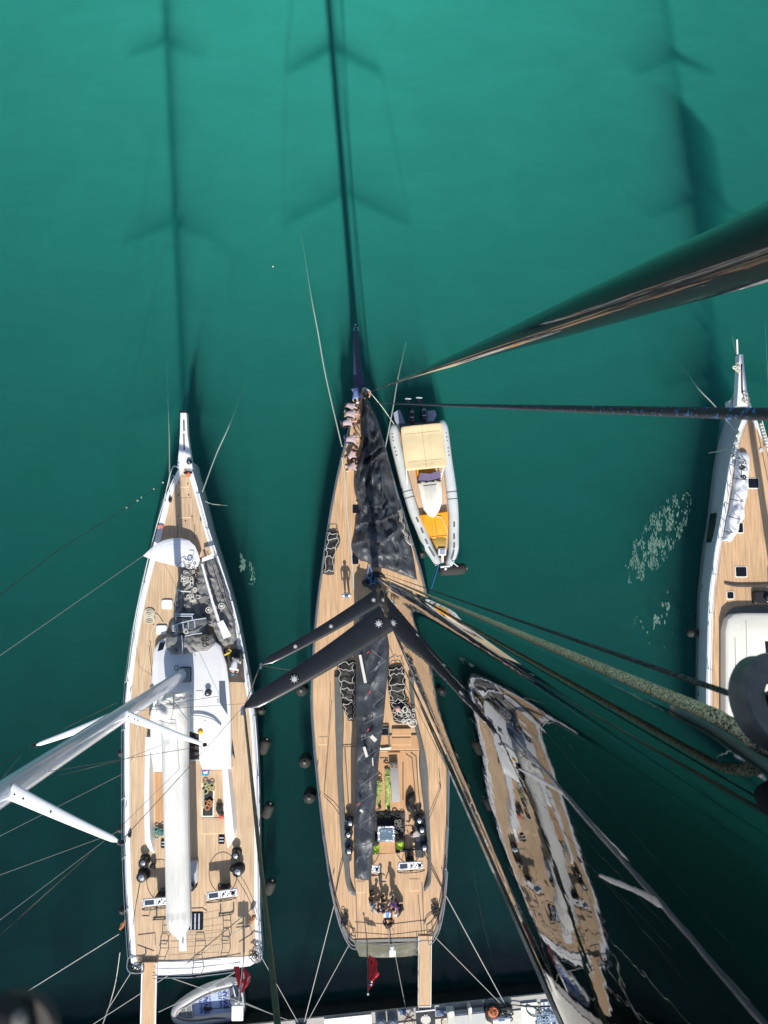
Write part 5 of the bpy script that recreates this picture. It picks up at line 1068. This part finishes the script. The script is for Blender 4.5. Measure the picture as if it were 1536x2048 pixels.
for x, lab in ((762,'left'),(786,'right')):
    t = thing('planter', 'grey rounded tub on the quay, '+lab+' one of the pair beside the folding table', 'tub', P(x, 2040, ZQ+.05), group='grey tubs on the quay')
    c = P(x, 2042, ZQ+.05); b = MB(); b.box(c+Vector((0, 0, .3)), (.62, .85, .55), rz=RQ, bev=.28); b.build('shell', mat('slate_blue', (.12, .15, .20), .7, var=.15), t)
    b = MB(); b.lathe(c+Vector((0, -.05, .56)), [(.2, 0), (.18, .05)], 16); b.build('opening', BLACK, t)
def xtable(x, y, label, s=1.0):
    t = thing('folding_stool', label, 'stool', P(x, y, ZQ+.05)); c = P(x, y, ZQ+.05); br = mat('brown_wood_legs', (.17, .06, .03), .6)
    for dx, dy, sx in ((-.3, .3, 1), (-.3, -.25, 1), (.3, .3, -1), (.3, -.25, -1)):
        b = MB(); b.tube([c+Vector((dx*s, dy*s, .02)), c+Vector((-dx*s, dy*s*.6+.1, .5))], .028, 5); b.build('leg', br, t)
    b = MB(); b.tube([c+Vector((-.32*s, .3, .5)), c+Vector((-.3*s, -.25, .5))], .03, 5); b.tube([c+Vector((.32*s, .3, .5)), c+Vector((.3*s, -.25, .5))], .03, 5); b.build('side_rail', br, t)
    b = MB(); b.slab([[c+Vector((-.3, .12, .5)), c+Vector((0, .1, .44)), c+Vector((.3, .14, .5))], [c+Vector((-.28, -.06, .5)), c+Vector((0, -.08, .45)), c+Vector((.28, -.04, .5))]], .015); b.build('seat', mat('cream_cloth', (.5, .46, .36), .8), t)
xtable(818, 2040, 'brown folding stool left of the black eagle mat'); xtable(892, 2035, 'brown folding stool right of the black eagle mat')
for x0, y0, x1, y1, lab in ((800,2022,812,2030,'blue patch at the quay edge left of the eagle mat'),(872,2020,893,2032,'blue patch right of the eagle mat')): qbox('cloth', x0, y0, x1, y1, .05, mat('steel_blue_patch', (.10, .17, .30), .8, var=.2, bump=.4), lab, 'cloth')  # flat blue pieces on the pavement, tone varied by noise
t = thing('door_mat', 'black square mat with a white double headed eagle at the foot of the gangway', 'mat', P(852, 2040, ZQ+.05))
a = P(832, 2025, ZQ+.09); c = P(870, 2021, ZQ+.09); dn = P(852, 2062, ZQ+.09)-P(851, 2023, ZQ+.09)
b = MB(); b.slab([[a, c], [a+dn, c+dn]], .03); b.build('mat_base', mat('charcoal_mat', (.035, .04, .045), .95, var=.5, vscale=3), t)
b = MB(); b.slab([[a+Vector((0, .07, 0.01)), c+Vector((0, .07, 0.01))], [a+Vector((0, .0, .01)), c+Vector((0, .0, .01))]], .04); b.build('mat_edge', WHITE, t)
b = MB(); cx = (a+c)/2+dn*.42+Vector((0, 0, .012))
eg = [(0,-9),(2.5,-6),(2,-3),(5,-4),(8,-2),(6,0),(9,1),(7,3),(9,5),(6,6),(7,8),(4,7.5),(3,6),(2.6,8.5),(3.6,11),(1.6,10),(1,12),(0,13)]
# a simple bird with two heads and spread wings
half = [(0,-4),(1.0,-8),(3.0,-8.4),(2.6,-6.5),(1.8,-4),(5,-6.5),(8.5,-2),(8,4),(6.2,2.5),(6,6.5),(4.4,4.6),(3.6,7.2),(2.2,4.8),(1.8,8),(3.6,10.2),(0,10.5)]
out = [(x, y) for x, y in half]+[(-x, y) for x, y in half[::-1][1:-1]]
b.prism([(cx.x+x*.035, cx.y-y*.035) for x, y in out], ZQ+.10, ZQ+.115); b.build('eagle_emblem', WEB, t)
for x0, x1, y0, lab in ((909,939,2028,'left'),(943,970,2024,'right')):
    t = thing('deck_box', 'pale grey locker on the quay between white posts, '+lab+' one', 'locker', P((x0+x1)/2, y0+12, ZQ+.05), group='pale lockers on the quay')
    for nm, dz, mt in (('body', .45, mat('pale_grey_box', (.45, .46, .45), .6, var=.05)),):
        a, c = P(x0, y0, ZQ+.5), P(x1, y0+26, ZQ+.5); m_ = (a+c)/2; b = MB(); b.box((m_.x, m_.y, ZQ+.3), (abs(a.x-c.x), abs(a.y-c.y), .45), rz=RQ, bev=.03); b.build(nm, mt, t)
        b = MB(); b.box((m_.x, m_.y, ZQ+.54), (abs(a.x-c.x)+.04, abs(a.y-c.y)-.1, .04), rz=RQ, bev=.03); b.build('lid', mt, t)
for x, y, lab in ((903,2030,'wide cream post left of the pale lockers'),(941,2022,'narrow cream post between the pale lockers')):
    t = thing('post', lab, 'post', P(x, y, ZQ)); b = MB(); q0 = P(x, y, ZQ+.6); w_ = .42 if x == 903 else .2
    b.box((q0.x, q0.y-.4, ZQ+.35), (w_, 1.2, .62), rz=RQ, bev=.05); b.build('shaft', CONCW, t); b = MB(); b.box((q0.x, q0.y+.12, ZQ+.68), (w_*.7, .3, .08), rz=RQ, bev=.05); b.build('cap', WHITE, t)
qbox('dark_mat', 910, 2013, 972, 2023, .03, MGREY, 'dark strip lying along the quay edge in front of the pale lockers', 'mat')
t = thing('float', 'round orange float on a black bag on the quay', 'float', P(986, 2030, ZQ)); c = P(986, 2024, ZQ+.5)
b = MB(); lump(b, c-Vector((0, .2, .25)), .45, 1.1, 1.2, .5, seed=4); b.build('bag', BAG, t)
b = MB(); b.lathe(c, [(.28, -.06), (.31, 0), (.28, .07), (.1, .08)], 20); b.build('disc', mat('faded_orange', (.55, .11, .04), .6, var=.2), t)
b = MB(); tangle(b, c+Vector((0, 0, .1)), .25, .25, .03, 4, .02, 3); b.build('tie', MATS['rust_rope'], t)
t = thing('canister', 'white cylinder with small blue print lying on the quay beside the orange float', 'canister', P(1002, 2038, ZQ)); b = MB(); c0, c1 = P(985, 2040, ZQ+.4), P(1020, 2036, ZQ+.4); b.tube([c0, c0+(c1-c0)*.03, c0+(c1-c0)*.97, c1], [.12, .17, .17, .12], 14); b.build('body', WHITE, t)
b = MB(); m_ = (c0+c1)/2; b.box(m_+Vector((0, 0, .17)), (.36, .08, .012), rz=RQ); b.build('print', BLUE, t)
b = MB(); tangle(b, P(1012, 2022, ZQ+.15), .7, .6, .35, 18, .03, 9); o = b.build('cable_pile', mat('black_green_cable', (.015, .03, .028), .6), None, loc=P(1012, 2022, ZQ)); tag(o, 'pile of dark cable and mooring warp on the quay', 'cable')
b = MB(); b.tube(crv([P(x, y, ZQ+.12) for x, y in ((972,2025),(970,2005),(975,1997),(985,1995),(1000,2008),(1030,2010),(1060,2014),(1110,2013),(1150,2008))], 40), .03, 5); o = b.build('cable', MATS['black_green_cable'], None, loc=P(1000, 2008, ZQ)); tag(o, 'dark cable running along the quay past the pile of warp', 'cable')
b = MB(); b.tube(crv([P(x, y, ZQ+.14) for x, y in ((1062,2014),(1053,2012),(1055,2024),(1068,2033),(1100,2034),(1130,2030),(1145,2032),(1140,2038),(1120,2032),(1085,2026),(1068,2016))], 50), .028, 5); o = b.build('cable', MATS['black_green_cable'], None, loc=P(1080, 2020, ZQ)); tag(o, 'loose loop of dark cable on the cream slab', 'cable')
qbox('paving_slab', 1043, 2006, 1078, 2060, .04, CREAM, 'cream slab on the quay under the loop of dark cable', 'slab')
qbox('paving_slab', 1084, 2004, 1104, 2060, .04, WHITE, 'white blue streaked slab on the quay beside the cream slab', 'slab')
t = thing('blue_netting', 'pale blue and white netting heap on the quay', 'netting', P(1105, 2030, ZQ)); b = MB(); tangle(b, P(1100, 2040, ZQ+.15), 1.6, .8, .08, 26, .025, 19); b.build('cord', mat('pale_blue_cord', (.35, .45, .55), .8), t)
b = MB()
for k in range(7): b.slab([[P(1086+k*9, 2006-k, ZQ+.1), P(1090+k*9, 2006-k, ZQ+.1)], [P(1088+k*9, 2052-k, ZQ+.1), P(1093+k*9, 2052-k, ZQ+.1)]], .02)
o = b.build('strip', mat('mottled_blue_strip', (.22, .30, .40), .8, var=.3), t); o['kind'] = 'stuff'  # flat grey-blue strips, tone varied by noise
qbox('dark_cloth', 796, 2019, 812, 2023, .04, mat('navy_cloth', (.02, .05, .13), .8), 'small navy cloth on the quay edge near the stern line', 'cloth')
for x0, x1 in ((650, 745),): qbox('paving_slab', x0, 2034-(x0-650)*.1, x1, 2085, .04, CREAM, 'long cream slab on the quay left of the grey tubs', 'slab')
for k, (x, y) in enumerate(((607,2052),(598,2052),(1014,2012))):
    t = thing('bollard', ('iron bollard at the left end of the visible quay','second iron bollard at the left end of the visible quay','iron bollard holding the starboard stern lines')[k], 'bollard', P(x, y, ZQ)); c = P(x, y, ZQ); b = MB(); b.lathe(c, [(.2, 0), (.13, .08), (.12, .3), (.2, .36), (.2, .42), (.1, .46)], 14); b.build('stem', BLACK, t); b = MB(); coil(b, c+Vector((0, 0, .15)), .17, 4, .025, k); b.build('rope_turns', ROPEK, t)
# mooring lines
PALEL = mat('pale_line_wet', (.42, .42, .38), .8)
ML = [([(672,1795,ZD+.2),(607,2050,ZQ+.2)],'stern line from the port rail of the middle yacht down to the quay'),([(700,1886,ZD),(610,2052,ZQ+.2)],'shorter stern line from the port quarter of the middle yacht'),
([(790,1908,.6),(818,2050,ZQ+.1)],'line from the transom of the middle yacht to the folding stool on the quay'),([(890,1788,ZD+.2),(1013,2014,ZQ+.2)],'stern line from the starboard rail of the middle yacht down to the quay'),
([(868,1872,ZD),(1010,2016,ZQ+.2)],'shorter stern line from the starboard quarter of the middle yacht'),([(524,1916,ZD+.1),(600,2052,ZQ+.2)],'stern line from the starboard quarter of the white yacht'),
([(505,1843,ZD+.5),(330,1955,ZD-.1),(150,2072,ZQ)],'long mooring line crossing the stern of the white yacht'),([(238,1868,ZD),(30,1998,ZQ+.1),(-60,2055,ZQ)],'mooring line running out to the left from the port quarter of the white yacht'),
([(262,1945,ZD),(215,2020,1.5),(198,2070,ZQ)],'mooring line from the port stern corner of the white yacht'),([(345,1957,ZD),(470,2000,1.2),(575,2040,1.4)],'thin line from the stern of the white yacht over the grey dinghy'),
([(475,1942,ZD),(400,1985,1.0),(317,2024,.8)],'thin line from the stern of the white yacht to the bow of the dinghy'),([(492,2006,.7),(560,2035,1.3)],'short painter from the dinghy to the quay')]
for k, (pts, lab) in enumerate(ML): line('mooring_line', lab, pts, .020 if k not in (0,3,7) else .026, PALEL, 'mooring line', sm=0)
line('mooring_line', 'slack line hanging into the water from the port quarter of the white yacht', [(240,1905,1.5),(232,1960,.8),(222,2000,.2),(205,2052,1)], .03, PALEL, 'mooring line')
line('mooring_line', 'faint thin line in the dark water right of the middle yacht', [(936,1690,-1.5),(965,1840,-.8),(995,1960,.2),(1008,1994,ZQ)], .02, MATS['dark_rope'], 'mooring line')
WL = [([(684,893,ZD+.1),(652,755,.9),(636,665,.0),(622,590,-.6),(603,470,-3.2)],.05,'long pale green mooring line off the port bow of the middle yacht'),([(770,898,ZD),(786,815,1.2),(796,755,0),(812,685,-2)],.045,'pale mooring line off the starboard bow of the middle yacht'),
([(788,848,.9),(765,815,1.6),(742,787,2.2)],.03,'thin pale line from the tender to the bow of the middle yacht'),([(339,985,ZD+.1),(339,900,1),(338,850,0),(334,720,-3.5)],.045,'pale green line going straight down under water off the port bow of the white yacht'),
([(405,983,ZD+.1),(432,910,1.0),(458,852,0),(492,765,-3.0)],.045,'pale mooring line off the starboard bow of the white yacht'),([(411,1003,ZD),(425,1008,1.0),(455,1011,-.8)],.03,'short slack line off the starboard bow of the white yacht'),
([(1474,866,ZD),(1430,812,1),(1395,775,0),(1362,728,-2.5)],.045,'pale mooring line off the port bow of the pale grey yacht'),([(1475,712,ZD),(1468,690,1),(1460,645,-2.5)],.035,'short pale line dropping from the bowsprit of the pale grey yacht'),
([(1468,893,ZD),(1440,902,1.2),(1418,906,.2)],.035,'slack line hanging over the port side of the pale grey yacht'),([(1476,770,ZD),(1466,790,1.4),(1459,805,.5)],.03,'short line beside the bowsprit of the pale grey yacht'),
([(1523,838,1.5),(1540,872,0),(1530,650,-3)],.03,'faint pale line beyond the starboard bow of the pale grey yacht')]
for pts, r, lab in WL: line('mooring_line', lab, pts, r*.8, mat('pale_green_line', (.55, .62, .52), .7), 'mooring line')
b = MB()
for x, y in ((283,995),(308,978),(326,965),(275,1001),(253,1015),(546,533),(711,649)): lump(b, P(x, y, .02), .05, 1, 1, .5, seed=x)
o = b.build('floating_specks', WEB, None, loc=P(300, 980, 0)); tag(o, 'white specks floating on the open water', kind='stuff')
for pts, lab in (([(335,962,ZD),(253,1015,7),(120,1098,16),(0,1190,22)],'very thin dark stay crossing the water left of the white yacht'),([(240,1662,ZD),(0,1750,14)],'upper thin pale backstay at the far left'),([(235,1662,ZD),(0,1840,14)],'lower thin pale backstay at the far left'),([(245,1548,ZD+.2),(0,1672,16)],'thin pale line crossing the water under the white mast')):
    line('stay', lab, pts, .013, PALEL if 'pale' in lab else ROPEK, 'stay', sm=0)
# scum patches on the water
def scum(name, cx, cy, rx, ry, ang, seed, thr, label):
    rnd = random.Random(seed); b = MB()
    c0 = P(cx, cy, 0); k = 46/1450
    for i in range(int(.62*rx*ry)):
        a = rnd.uniform(0, 6.283); r = math.sqrt(rnd.random()); u, v = rx*r*math.cos(a), ry*r*math.sin(a)
        x, y = u*math.cos(ang)-v*math.sin(ang), u*math.sin(ang)+v*math.cos(ang); p = c0+Vector((x*k, -y*k, 0))
        q = Vector((p.x*2.6, p.y*1.1, seed))
        if NZ.noise(q)+.5*NZ.noise(q*3)+.25*(1-r) < thr+.28*rnd.random(): continue
        m = rnd.randint(5, 8); s = rnd.uniform(.015, .06)*(1.2-r*.6); da = rnd.uniform(0, 1)
        b.add([p+Vector((s*rnd.uniform(.4, 1)*math.cos(6.283*j/m), 3.0*s*rnd.uniform(.4, 1)*math.sin(6.283*j/m), .006+.00002*i)) for j in range(m)], [list(range(m))])
    o = b.build(name, mat('scum', (.10, .19, .155), .8, var=.3, vscale=4), None, loc=c0); tag(o, label, kind='stuff')
scum('foam_patch', 1316, 1075, 110, 38, R_(-55), 3, -.02, 'patch of pale floating scum on the water beside the pale grey yacht')
scum('foam_patch', 492, 1140, 34, 15, R_(70), 8, .05, 'small patch of pale scum beside the bow of the white yacht')
scum('foam_patch', 1325, 1240, 70, 50, R_(-50), 5, .42, 'sparse specks of scum on the water near the grey fender')
# =========================== PEOPLE ===========================
POSES = {
 'stand': dict(pel=(0,0,.95), che=(0,.03,1.30), nek=(0,.04,1.46), hed=(0,.08,1.62), elb=(.27,-.02,1.12), han=(.22,.26,1.02), kne=(.10,.04,.50), ank=(.12,-.02,.08), toe=(.14,.16,.04)),
 'bend': dict(pel=(0,-.28,.88), che=(0,.16,1.02), nek=(0,.36,1.02), hed=(0,.50,.98), elb=(.26,.30,.78), han=(.18,.48,.52), kne=(.13,-.06,.50), ank=(.15,-.16,.08), toe=(.17,.02,.04)),
 'kneel': dict(pel=(0,-.18,.42), che=(0,.12,.72), nek=(0,.26,.84), hed=(0,.36,.96), elb=(.30,.26,.52), han=(.20,.50,.38), kne=(.15,.22,.10), ank=(.15,-.24,.10), toe=(.15,-.40,.06)),
 'squat': dict(pel=(0,-.15,.32), che=(0,.06,.70), nek=(0,.16,.86), hed=(0,.24,1.00), elb=(.32,.22,.60), han=(.18,.45,.50), kne=(.22,.28,.50), ank=(.16,.02,.08), toe=(.18,.20,.04)),
 'sit': dict(pel=(0,0,.14), che=(0,-.08,.48), nek=(0,-.06,.66), hed=(0,-.02,.82), elb=(.30,.10,.36), han=(.16,.34,.36), kne=(.16,.42,.42), ank=(.17,.66,.08), toe=(.18,.82,.10)),
}
def skin(name, verts, edges, radii, mt, parent, M_, sub=1):
    me = bpy.data.meshes.new('tmp'); me.from_pydata(verts, edges, []); ob = bpy.data.objects.new('tmp', me); COL.objects.link(ob)
    md = ob.modifiers.new('s', 'SKIN'); md.use_smooth_shade = True; me.skin_vertices[0].data[0].use_root = True
    for i, r in enumerate(radii): me.skin_vertices[0].data[i].radius = (r if isinstance(r, tuple) else (r, r))
    md2 = ob.modifiers.new('u', 'SUBSURF'); md2.levels = sub; md2.render_levels = sub
    bpy.context.view_layer.update(); dg = bpy.context.evaluated_depsgraph_get(); m2 = bpy.data.meshes.new_from_object(ob.evaluated_get(dg)); bpy.data.objects.remove(ob)
    m2.transform(M_); m2.name = name; m2.materials.clear(); m2.materials.append(mt); o = bpy.data.objects.new(name, m2); COL.objects.link(o)
    if parent: o.parent = parent
    return o
SHIRTS = dict(pink=PINK, white=mat('white_shirt', (.72, .74, .78), .8), black=mat('black_shirt', (.02, .02, .025), .8), navy=mat('navy_shirt', (.03, .045, .12), .8), blue=mat('blue_jacket', (.13, .20, .42), .8, var=.2), purple=mat('purple_pattern', (.34, .14, .5), .8, var=.6, vscale=14), brown=mat('dark_brown_shirt', (.05, .03, .03), .8), grey=mat('grey_shirt', (.35, .34, .33), .8))
TRO = dict(black=SHIRTS['black'], jean=mat('jeans', (.10, .15, .30), .85), white=mat('white_shorts', (.6, .58, .54), .8), navy=SHIRTS['navy'], khaki=mat('khaki', (.3, .26, .18), .8))
HAIR = dict(black=mat('black_hair', (.012, .01, .01), .7), brown=mat('brown_hair', (.06, .03, .015), .7), cream=mat('cream_cap', (.72, .68, .52), .8), white=mat('white_cap', (.8, .8, .78), .8), tan=mat('bald_head', (.5, .3, .2), .5), blue=mat('teal_cap', (.06, .2, .3), .7))
def person(px, py, z, hd, pose, shirt, tro, hair, label, s=1.0, group=None, hat=False, dz=0):
    p = POSES[pose]; V = lambda k, sx=1: Vector((p[k][0]*sx, p[k][1], p[k][2]))
    c = P(px, py, z+p['che'][2]*s); c.z = z+dz; off = Matrix.Rotation(hd, 4, 'Z') @ Vector((p['che'][0], p['che'][1]*.7, 0)); c -= off*s
    M_ = Matrix.Rotation(hd, 4, 'Z') @ Matrix.Scale(s, 4)
    pel, che, nek, hed = V('pel'), V('che'), V('nek'), V('hed'); up = (nek-pel).normalized(); hup = (hed-nek).normalized()
    vs = [pel, (pel+che)/2, che, nek, hed-hup*.03, hed+hup*.09]; es = [(0,1),(1,2),(2,3),(3,4),(4,5)]; rd = [(.15,.11),(.13,.10),(.16,.11),.055,(.078,.09),(.06,.07)]
    fw = Vector((0, 1, 0)); face = (fw-hup*fw.dot(hup)).normalized() if abs(fw.dot(hup)) < .95 else Vector((0, 0, -1))
    vs.append(hed+face*.105-hup*.01); es.append((4, len(vs)-1)); rd.append(.02)
    for sx in (-1, 1):
        sh = che+Vector((sx*.17, 0, 0))+up*.08; el, ha = V('elb', sx), V('han', sx); n0 = len(vs); dr = (ha-el).normalized()
        vs += [sh, el, ha-dr*.06, ha]; es += [(2, n0), (n0, n0+1), (n0+1, n0+2), (n0+2, n0+3)]; rd += [.055, .043, .03, (.042, .02)]
        lat = Vector((1, 0, 0))
        for k, (o_, ln) in enumerate(((-.03,.06),(-.01,.075),(.01,.07),(.03,.055))):
            n1 = len(vs); vs += [ha+lat*o_+dr*.03, ha+lat*o_*1.2+dr*(.03+ln)+Vector((0, 0, -.015))]; es += [(n0+3, n1), (n1, n1+1)]; rd += [.010, .008]
        n1 = len(vs); vs += [ha-lat*sx*.035+dr*.0, ha-lat*sx*.065+dr*.035]; es += [(n0+3, n1), (n1, n1+1)]; rd += [.012, .009]
        hp = pel+Vector((sx*.09, 0, -.04)); kn, an, to = V('kne', sx), V('ank', sx), V('toe', sx); n2 = len(vs)
        vs += [hp, kn, an, to]; es += [(0, n2), (n2, n2+1), (n2+1, n2+2), (n2+2, n2+3)]; rd += [.09, .06, .04, (.045, .03)]
    body = skin('person', vs, es, rd, SKIN, None, M_, 2); body.location = c; tag(body, label, 'person', group)
    v2 = [pel+up*.02, (pel+che)/2, che, nek-up*.05]; e2 = [(0,1),(1,2),(2,3)]; r2 = [(.175,.135),(.165,.13),(.19,.135),.075]
    for sx in (-1, 1):
        sh = che+Vector((sx*.17, 0, 0))+up*.08; el = V('elb', sx); n0 = len(v2); v2 += [sh, sh+(el-sh)*.85]; e2 += [(2, n0), (n0, n0+1)]; r2 += [.078, .066]
    skin('shirt', v2, e2, r2, SHIRTS[shirt], body, M_)
    v3 = [pel+up*.03, pel-up*.02]; e3 = [(0,1)]; r3 = [(.165,.13),(.16,.125)]
    short = tro in ('white', 'khaki')
    for sx in (-1, 1):
        hp = pel+Vector((sx*.095, 0, -.05)); kn, an = V('kne', sx), V('ank', sx); n0 = len(v3); v3 += [hp, kn]; e3 += [(1, n0), (n0, n0+1)]; r3 += [.11, .075]
        if not short: v3.append(an+(kn-an)*.12); e3.append((n0+1, n0+2)); r3.append(.055)
    skin('trousers', v3, e3, r3, TRO[tro], body, M_)
    b = MB(); hc = hed+hup*.035-face*.012; rot = hup.to_track_quat('Z', 'Y').to_matrix(); b.lathe(hc, [(.098, -.03), (.103, .01), (.098, .05), (.075, .085), (.03, .105)], 16, rot=rot)
    if hat: b.slab([[hc+face*.07+Vector((x, 0, 0))+hup*.0 for x in (-.07, 0, .07)], [hc+face*.17+Vector((x*.8, 0, 0))-hup*.02 for x in (-.07, 0, .07)]], .01)
    b.v = [M_ @ v for v in b.v]; me = b.build('cap' if hat else 'hair', HAIR[hair], None, loc=(0, 0, 0)); me.parent = body
    for sx in (-1, 1):
        b = MB(); an, to = V('ank', sx), V('toe', sx); b.tube([an+Vector((0, -.04, -.02)), an+(to-an)*.5, to+Vector((0, .03, 0))], [.045, .055, .04], 8); b.v = [M_ @ v for v in b.v]; q = b.build('shoe', WEB if sx and tro != 'black' else BLACK, None, loc=(0, 0, 0)); q.parent = body
    return body
G1 = 'crew folding the black headsail on the bow'
zz = ZD+.03
person(713,790,zz+.15,R_(190),'bend','blue','jean','cream','person in a blue jacket and cream cap bending over the bow',group=G1,hat=True)
person(729,780,zz+.1,R_(200),'squat','grey','black','black','person in grey crouching beside the foot of the forestay',group=G1)
person(703,812,zz,R_(250),'bend','pink','black','black','person in dusty pink furthest forward of those at the headsail',group=G1,s=.92)
person(704,827,zz,R_(265),'bend','pink','khaki','tan','bare armed person in dusty pink leaning low over the rail by the headsail',group=G1)
person(697,844,zz,R_(280),'bend','pink','black','tan','person in a pale pink shirt reaching out past the port rail',group=G1)
person(705,877,zz,R_(270),'bend','pink','navy','black','broad person in dusty pink leaning over the headsail by the rail gap',group=G1,s=1.08)
person(704,909,zz,R_(300),'kneel','pink','black','brown','kneeling person in dusty pink with bare arms beside the headsail',group=G1)
person(706,932,zz,R_(280),'kneel','pink','khaki','black','kneeling person in dusty pink furthest aft of those at the headsail',group=G1)
person(693,1190,zz,R_(180),'stand','white','jean','blue','person in white and blue standing on the port side deck with a long shadow')
G2 = 'people sitting on the after deck'
person(742,1806,zz,R_(-70),'stand','black','black','blue','person in black with a blue cap at the left of the after deck group',group=G2,hat=True,s=.95)
person(752,1822,zz,R_(-40),'squat','grey','white','black','crouching person in grey with white shorts in the after deck group',group=G2)
person(765,1818,zz,R_(-80),'stand','navy','black','black','person in navy holding a white and blue bundle on the after deck',group=G2,s=.95)
person(788,1812,zz,R_(140),'stand','purple','navy','black','person in a purple patterned top on the after deck',group=G2,s=.95)
person(798,1822,zz,R_(100),'squat','black','black','white','person in black with a white cap at the right of the after deck group',group=G2,hat=True)
person(777,1852,zz,R_(0),'squat','brown','black','black','crouching person in dark brown nearest the stern rail',group=G2)
person(832,1668,zz,R_(60),'kneel','grey','black','black','person in grey and black kneeling between the starboard winches')
person(468,1333,zz,R_(170),'bend','white','white','blue','person in a white shirt bending over on the starboard side deck of the white yacht')
t = thing('bundle', 'white and blue cloth bundle held by the group on the after deck', 'cloth', P(774, 1829, ZD+.9)); b = MB(); b.box(P(774, 1829, ZD+.9), (.42, .3, .12), bev=.08); b.build('white_cloth', WHITE, t); b = MB(); b.box(P(775, 1829, ZD+.97), (.18, .32, .06), bev=.04); b.build('blue_cloth', mat('mid_blue_cloth', (.15, .28, .6), .8), t)
pxp = pxprism('open_bag', [(447,1298),(484,1300),(490,1365),(460,1364),(450,1330)], ZD+.02, ZD+.10, mat('dark_brown_cloth', (.07, .06, .055), .85, var=.3)); tag(pxp, 'dark brown cloth spread under the person on the white yacht', 'cloth')
b = MB(); lump(b, P(472, 1312, ZD+.3), .35, 1.2, 1.2, .5, seed=3); o = b.build('black_sack', BAG, None, loc=P(472, 1312, ZD+.1)); tag(o, 'black sack on the starboard side deck of the white yacht ahead of the crouched person', 'sack')
b = MB(); b.tube(crv([P(x, y, ZD+.35) for x, y in ((447,1311),(455,1307),(463,1303),(458,1298))], 10), .05, 5); o = b.build('yellow_strap', mat('yellow_strap', (.8, .6, .05), .7), None, loc=P(447, 1311, ZD+.3)); tag(o, 'short yellow strap beside the black sack', 'strap')
# =========================== RIGGING CLOSE TO THE CAMERA ===========================
RM1 = rope_mat('blue_flecked_rope', (.028, .03, .034), (.05, .20, .52), 150, .93, 1.0)
RM2 = rope_mat('green_gold_rope', (.07, .075, .04), (.92, .74, .44), 420, .42, 1.0)
RM3 = rope_mat('dark_braid', (.012, .014, .014), (.08, .09, .085), 220, .6)
def nearline(nm, label, pts, r, mt, n=14, seg=60):
    pts = [P(*p) for p in pts]; q = []
    for i in range(len(pts)-1):
        for k in range(seg): t = k/seg; t = 1-(1-t)**3 if i == 0 else t; q.append(pts[i]+(pts[i+1]-pts[i])*t)
    q.append(pts[-1]); b = MB(); b.tube(q, r, n); o = b.build(nm, mt, None, loc=pts[-1]); return tag(o, label, 'rope')
nearline('halyard', 'black rope with blue flecks crossing the right side of the picture', [(748,806,ZD+.4),(1575,830,44.55)], .0145, RM1)
nearline('halyard', 'thick green and gold braided rope running along the edge of the black mast', [(760,1150,3.0),(1430,1432,44.69),(1485,1462,44.74),(1508,1482,44.76),(1524,1510,44.74)], .0140, RM2, 16)
nearline('halyard', 'thin dark braided rope leading to the black sheave', [(770,1148,3.0),(1462,1388,44.75)], .0055, RM3)
t = thing('sheave', 'black wheel at the right edge of the picture above the braided rope', 'sheave', P(1545, 1408, 44.8))
axd = Vector((.36, .28, .88)).normalized(); rot = axd.to_track_quat('Z', 'Y').to_matrix(); c = P(1546, 1404, 44.82)
b = MB(); b.lathe(c, [(.036, .018), (.073, .020), (.077, .014), (.072, .0), (.077, -.014), (.073, -.020), (.036, -.018), (.036, .018)], 60, rot=rot, cap=False)
prof = [(.036, -.020), (.036, .020)]; b.build('wheel', mat('worn_black_alloy', (.13, .12, .11), .5, var=.3, vscale=30, bump=.1, bscale=60), t, sharp=40)
b = MB(); b.lathe(c, [(.017, -.016), (.018, .008), (.012, .010), (.012, .022), (.006, .024)], 30, rot=rot); b.build('hub', BLKG, t, sharp=30)
b = MB(); b.tube([c+rot @ Vector((-.01, -.03, .02)), c+rot @ Vector((.03, .02, .024))], .004, 6); b.tube([c+rot @ Vector((-.02, .02, .018)), c+rot @ Vector((.02, -.02, .02))], .005, 6); b.build('pin', CHROME, t)
# sheave box lip on the mast
up_ = [onmast(x, y) for x, y in ((1348,1408),(1358,1404),(1400,1412),(1450,1438),(1500,1472),(1545,1506),(1600,1560))]
lo_ = [onmast(x, y) for x, y in ((1348,1408),(1354,1422),(1420,1456),(1480,1494),(1545,1540),(1620,1595))]
b = MB(); b.tube(crv(up_, 40), .007, 10); b.tube(crv(lo_, 40), .009, 10); b.build('sheave_box_lip', mat('satin_grey_carbon', (.10, .11, .125), .35, coat=.2), mast)
b = MB(); b.slab([[onmast(x0, y0), onmast(x1, y1)] for x0, y0, x1, y1 in ((1352,1408,1352,1420),(1430,1428,1424,1455),(1520,1490,1505,1512),(1600,1562,1596,1582))], .004); b.build('sheave_slot', BLACK, mast)
# dark shoe tip at the lower left
t = thing('shoe', 'blurred dark shoe tip in the bottom left corner', 'shoe', P(0, 2075, 45.73)); c = P(-14, 2084, 45.73)
b = MB(); lump(b, c, .0145, 1.0, 1.15, .6, seed=3, n=16, k=.12); b.build('upper', mat('dark_shoe', (.03, .028, .03), .9, var=.4, vscale=30), t)
b = MB(); b.lathe(c+Vector((.006, .0, -.0065)), [(.0135, -.002), (.0145, 0), (.0135, .003)], 30); b.build('sole', mat('shoe_sole', (.06, .055, .05), .8), t)
b = MB(); lump(b, c+Vector((.0107, .009, .004)), .0032, .9, 1.3, .7, seed=5); b.build('toe_patch', mat('pale_toe', (.14, .14, .13), .7), t)
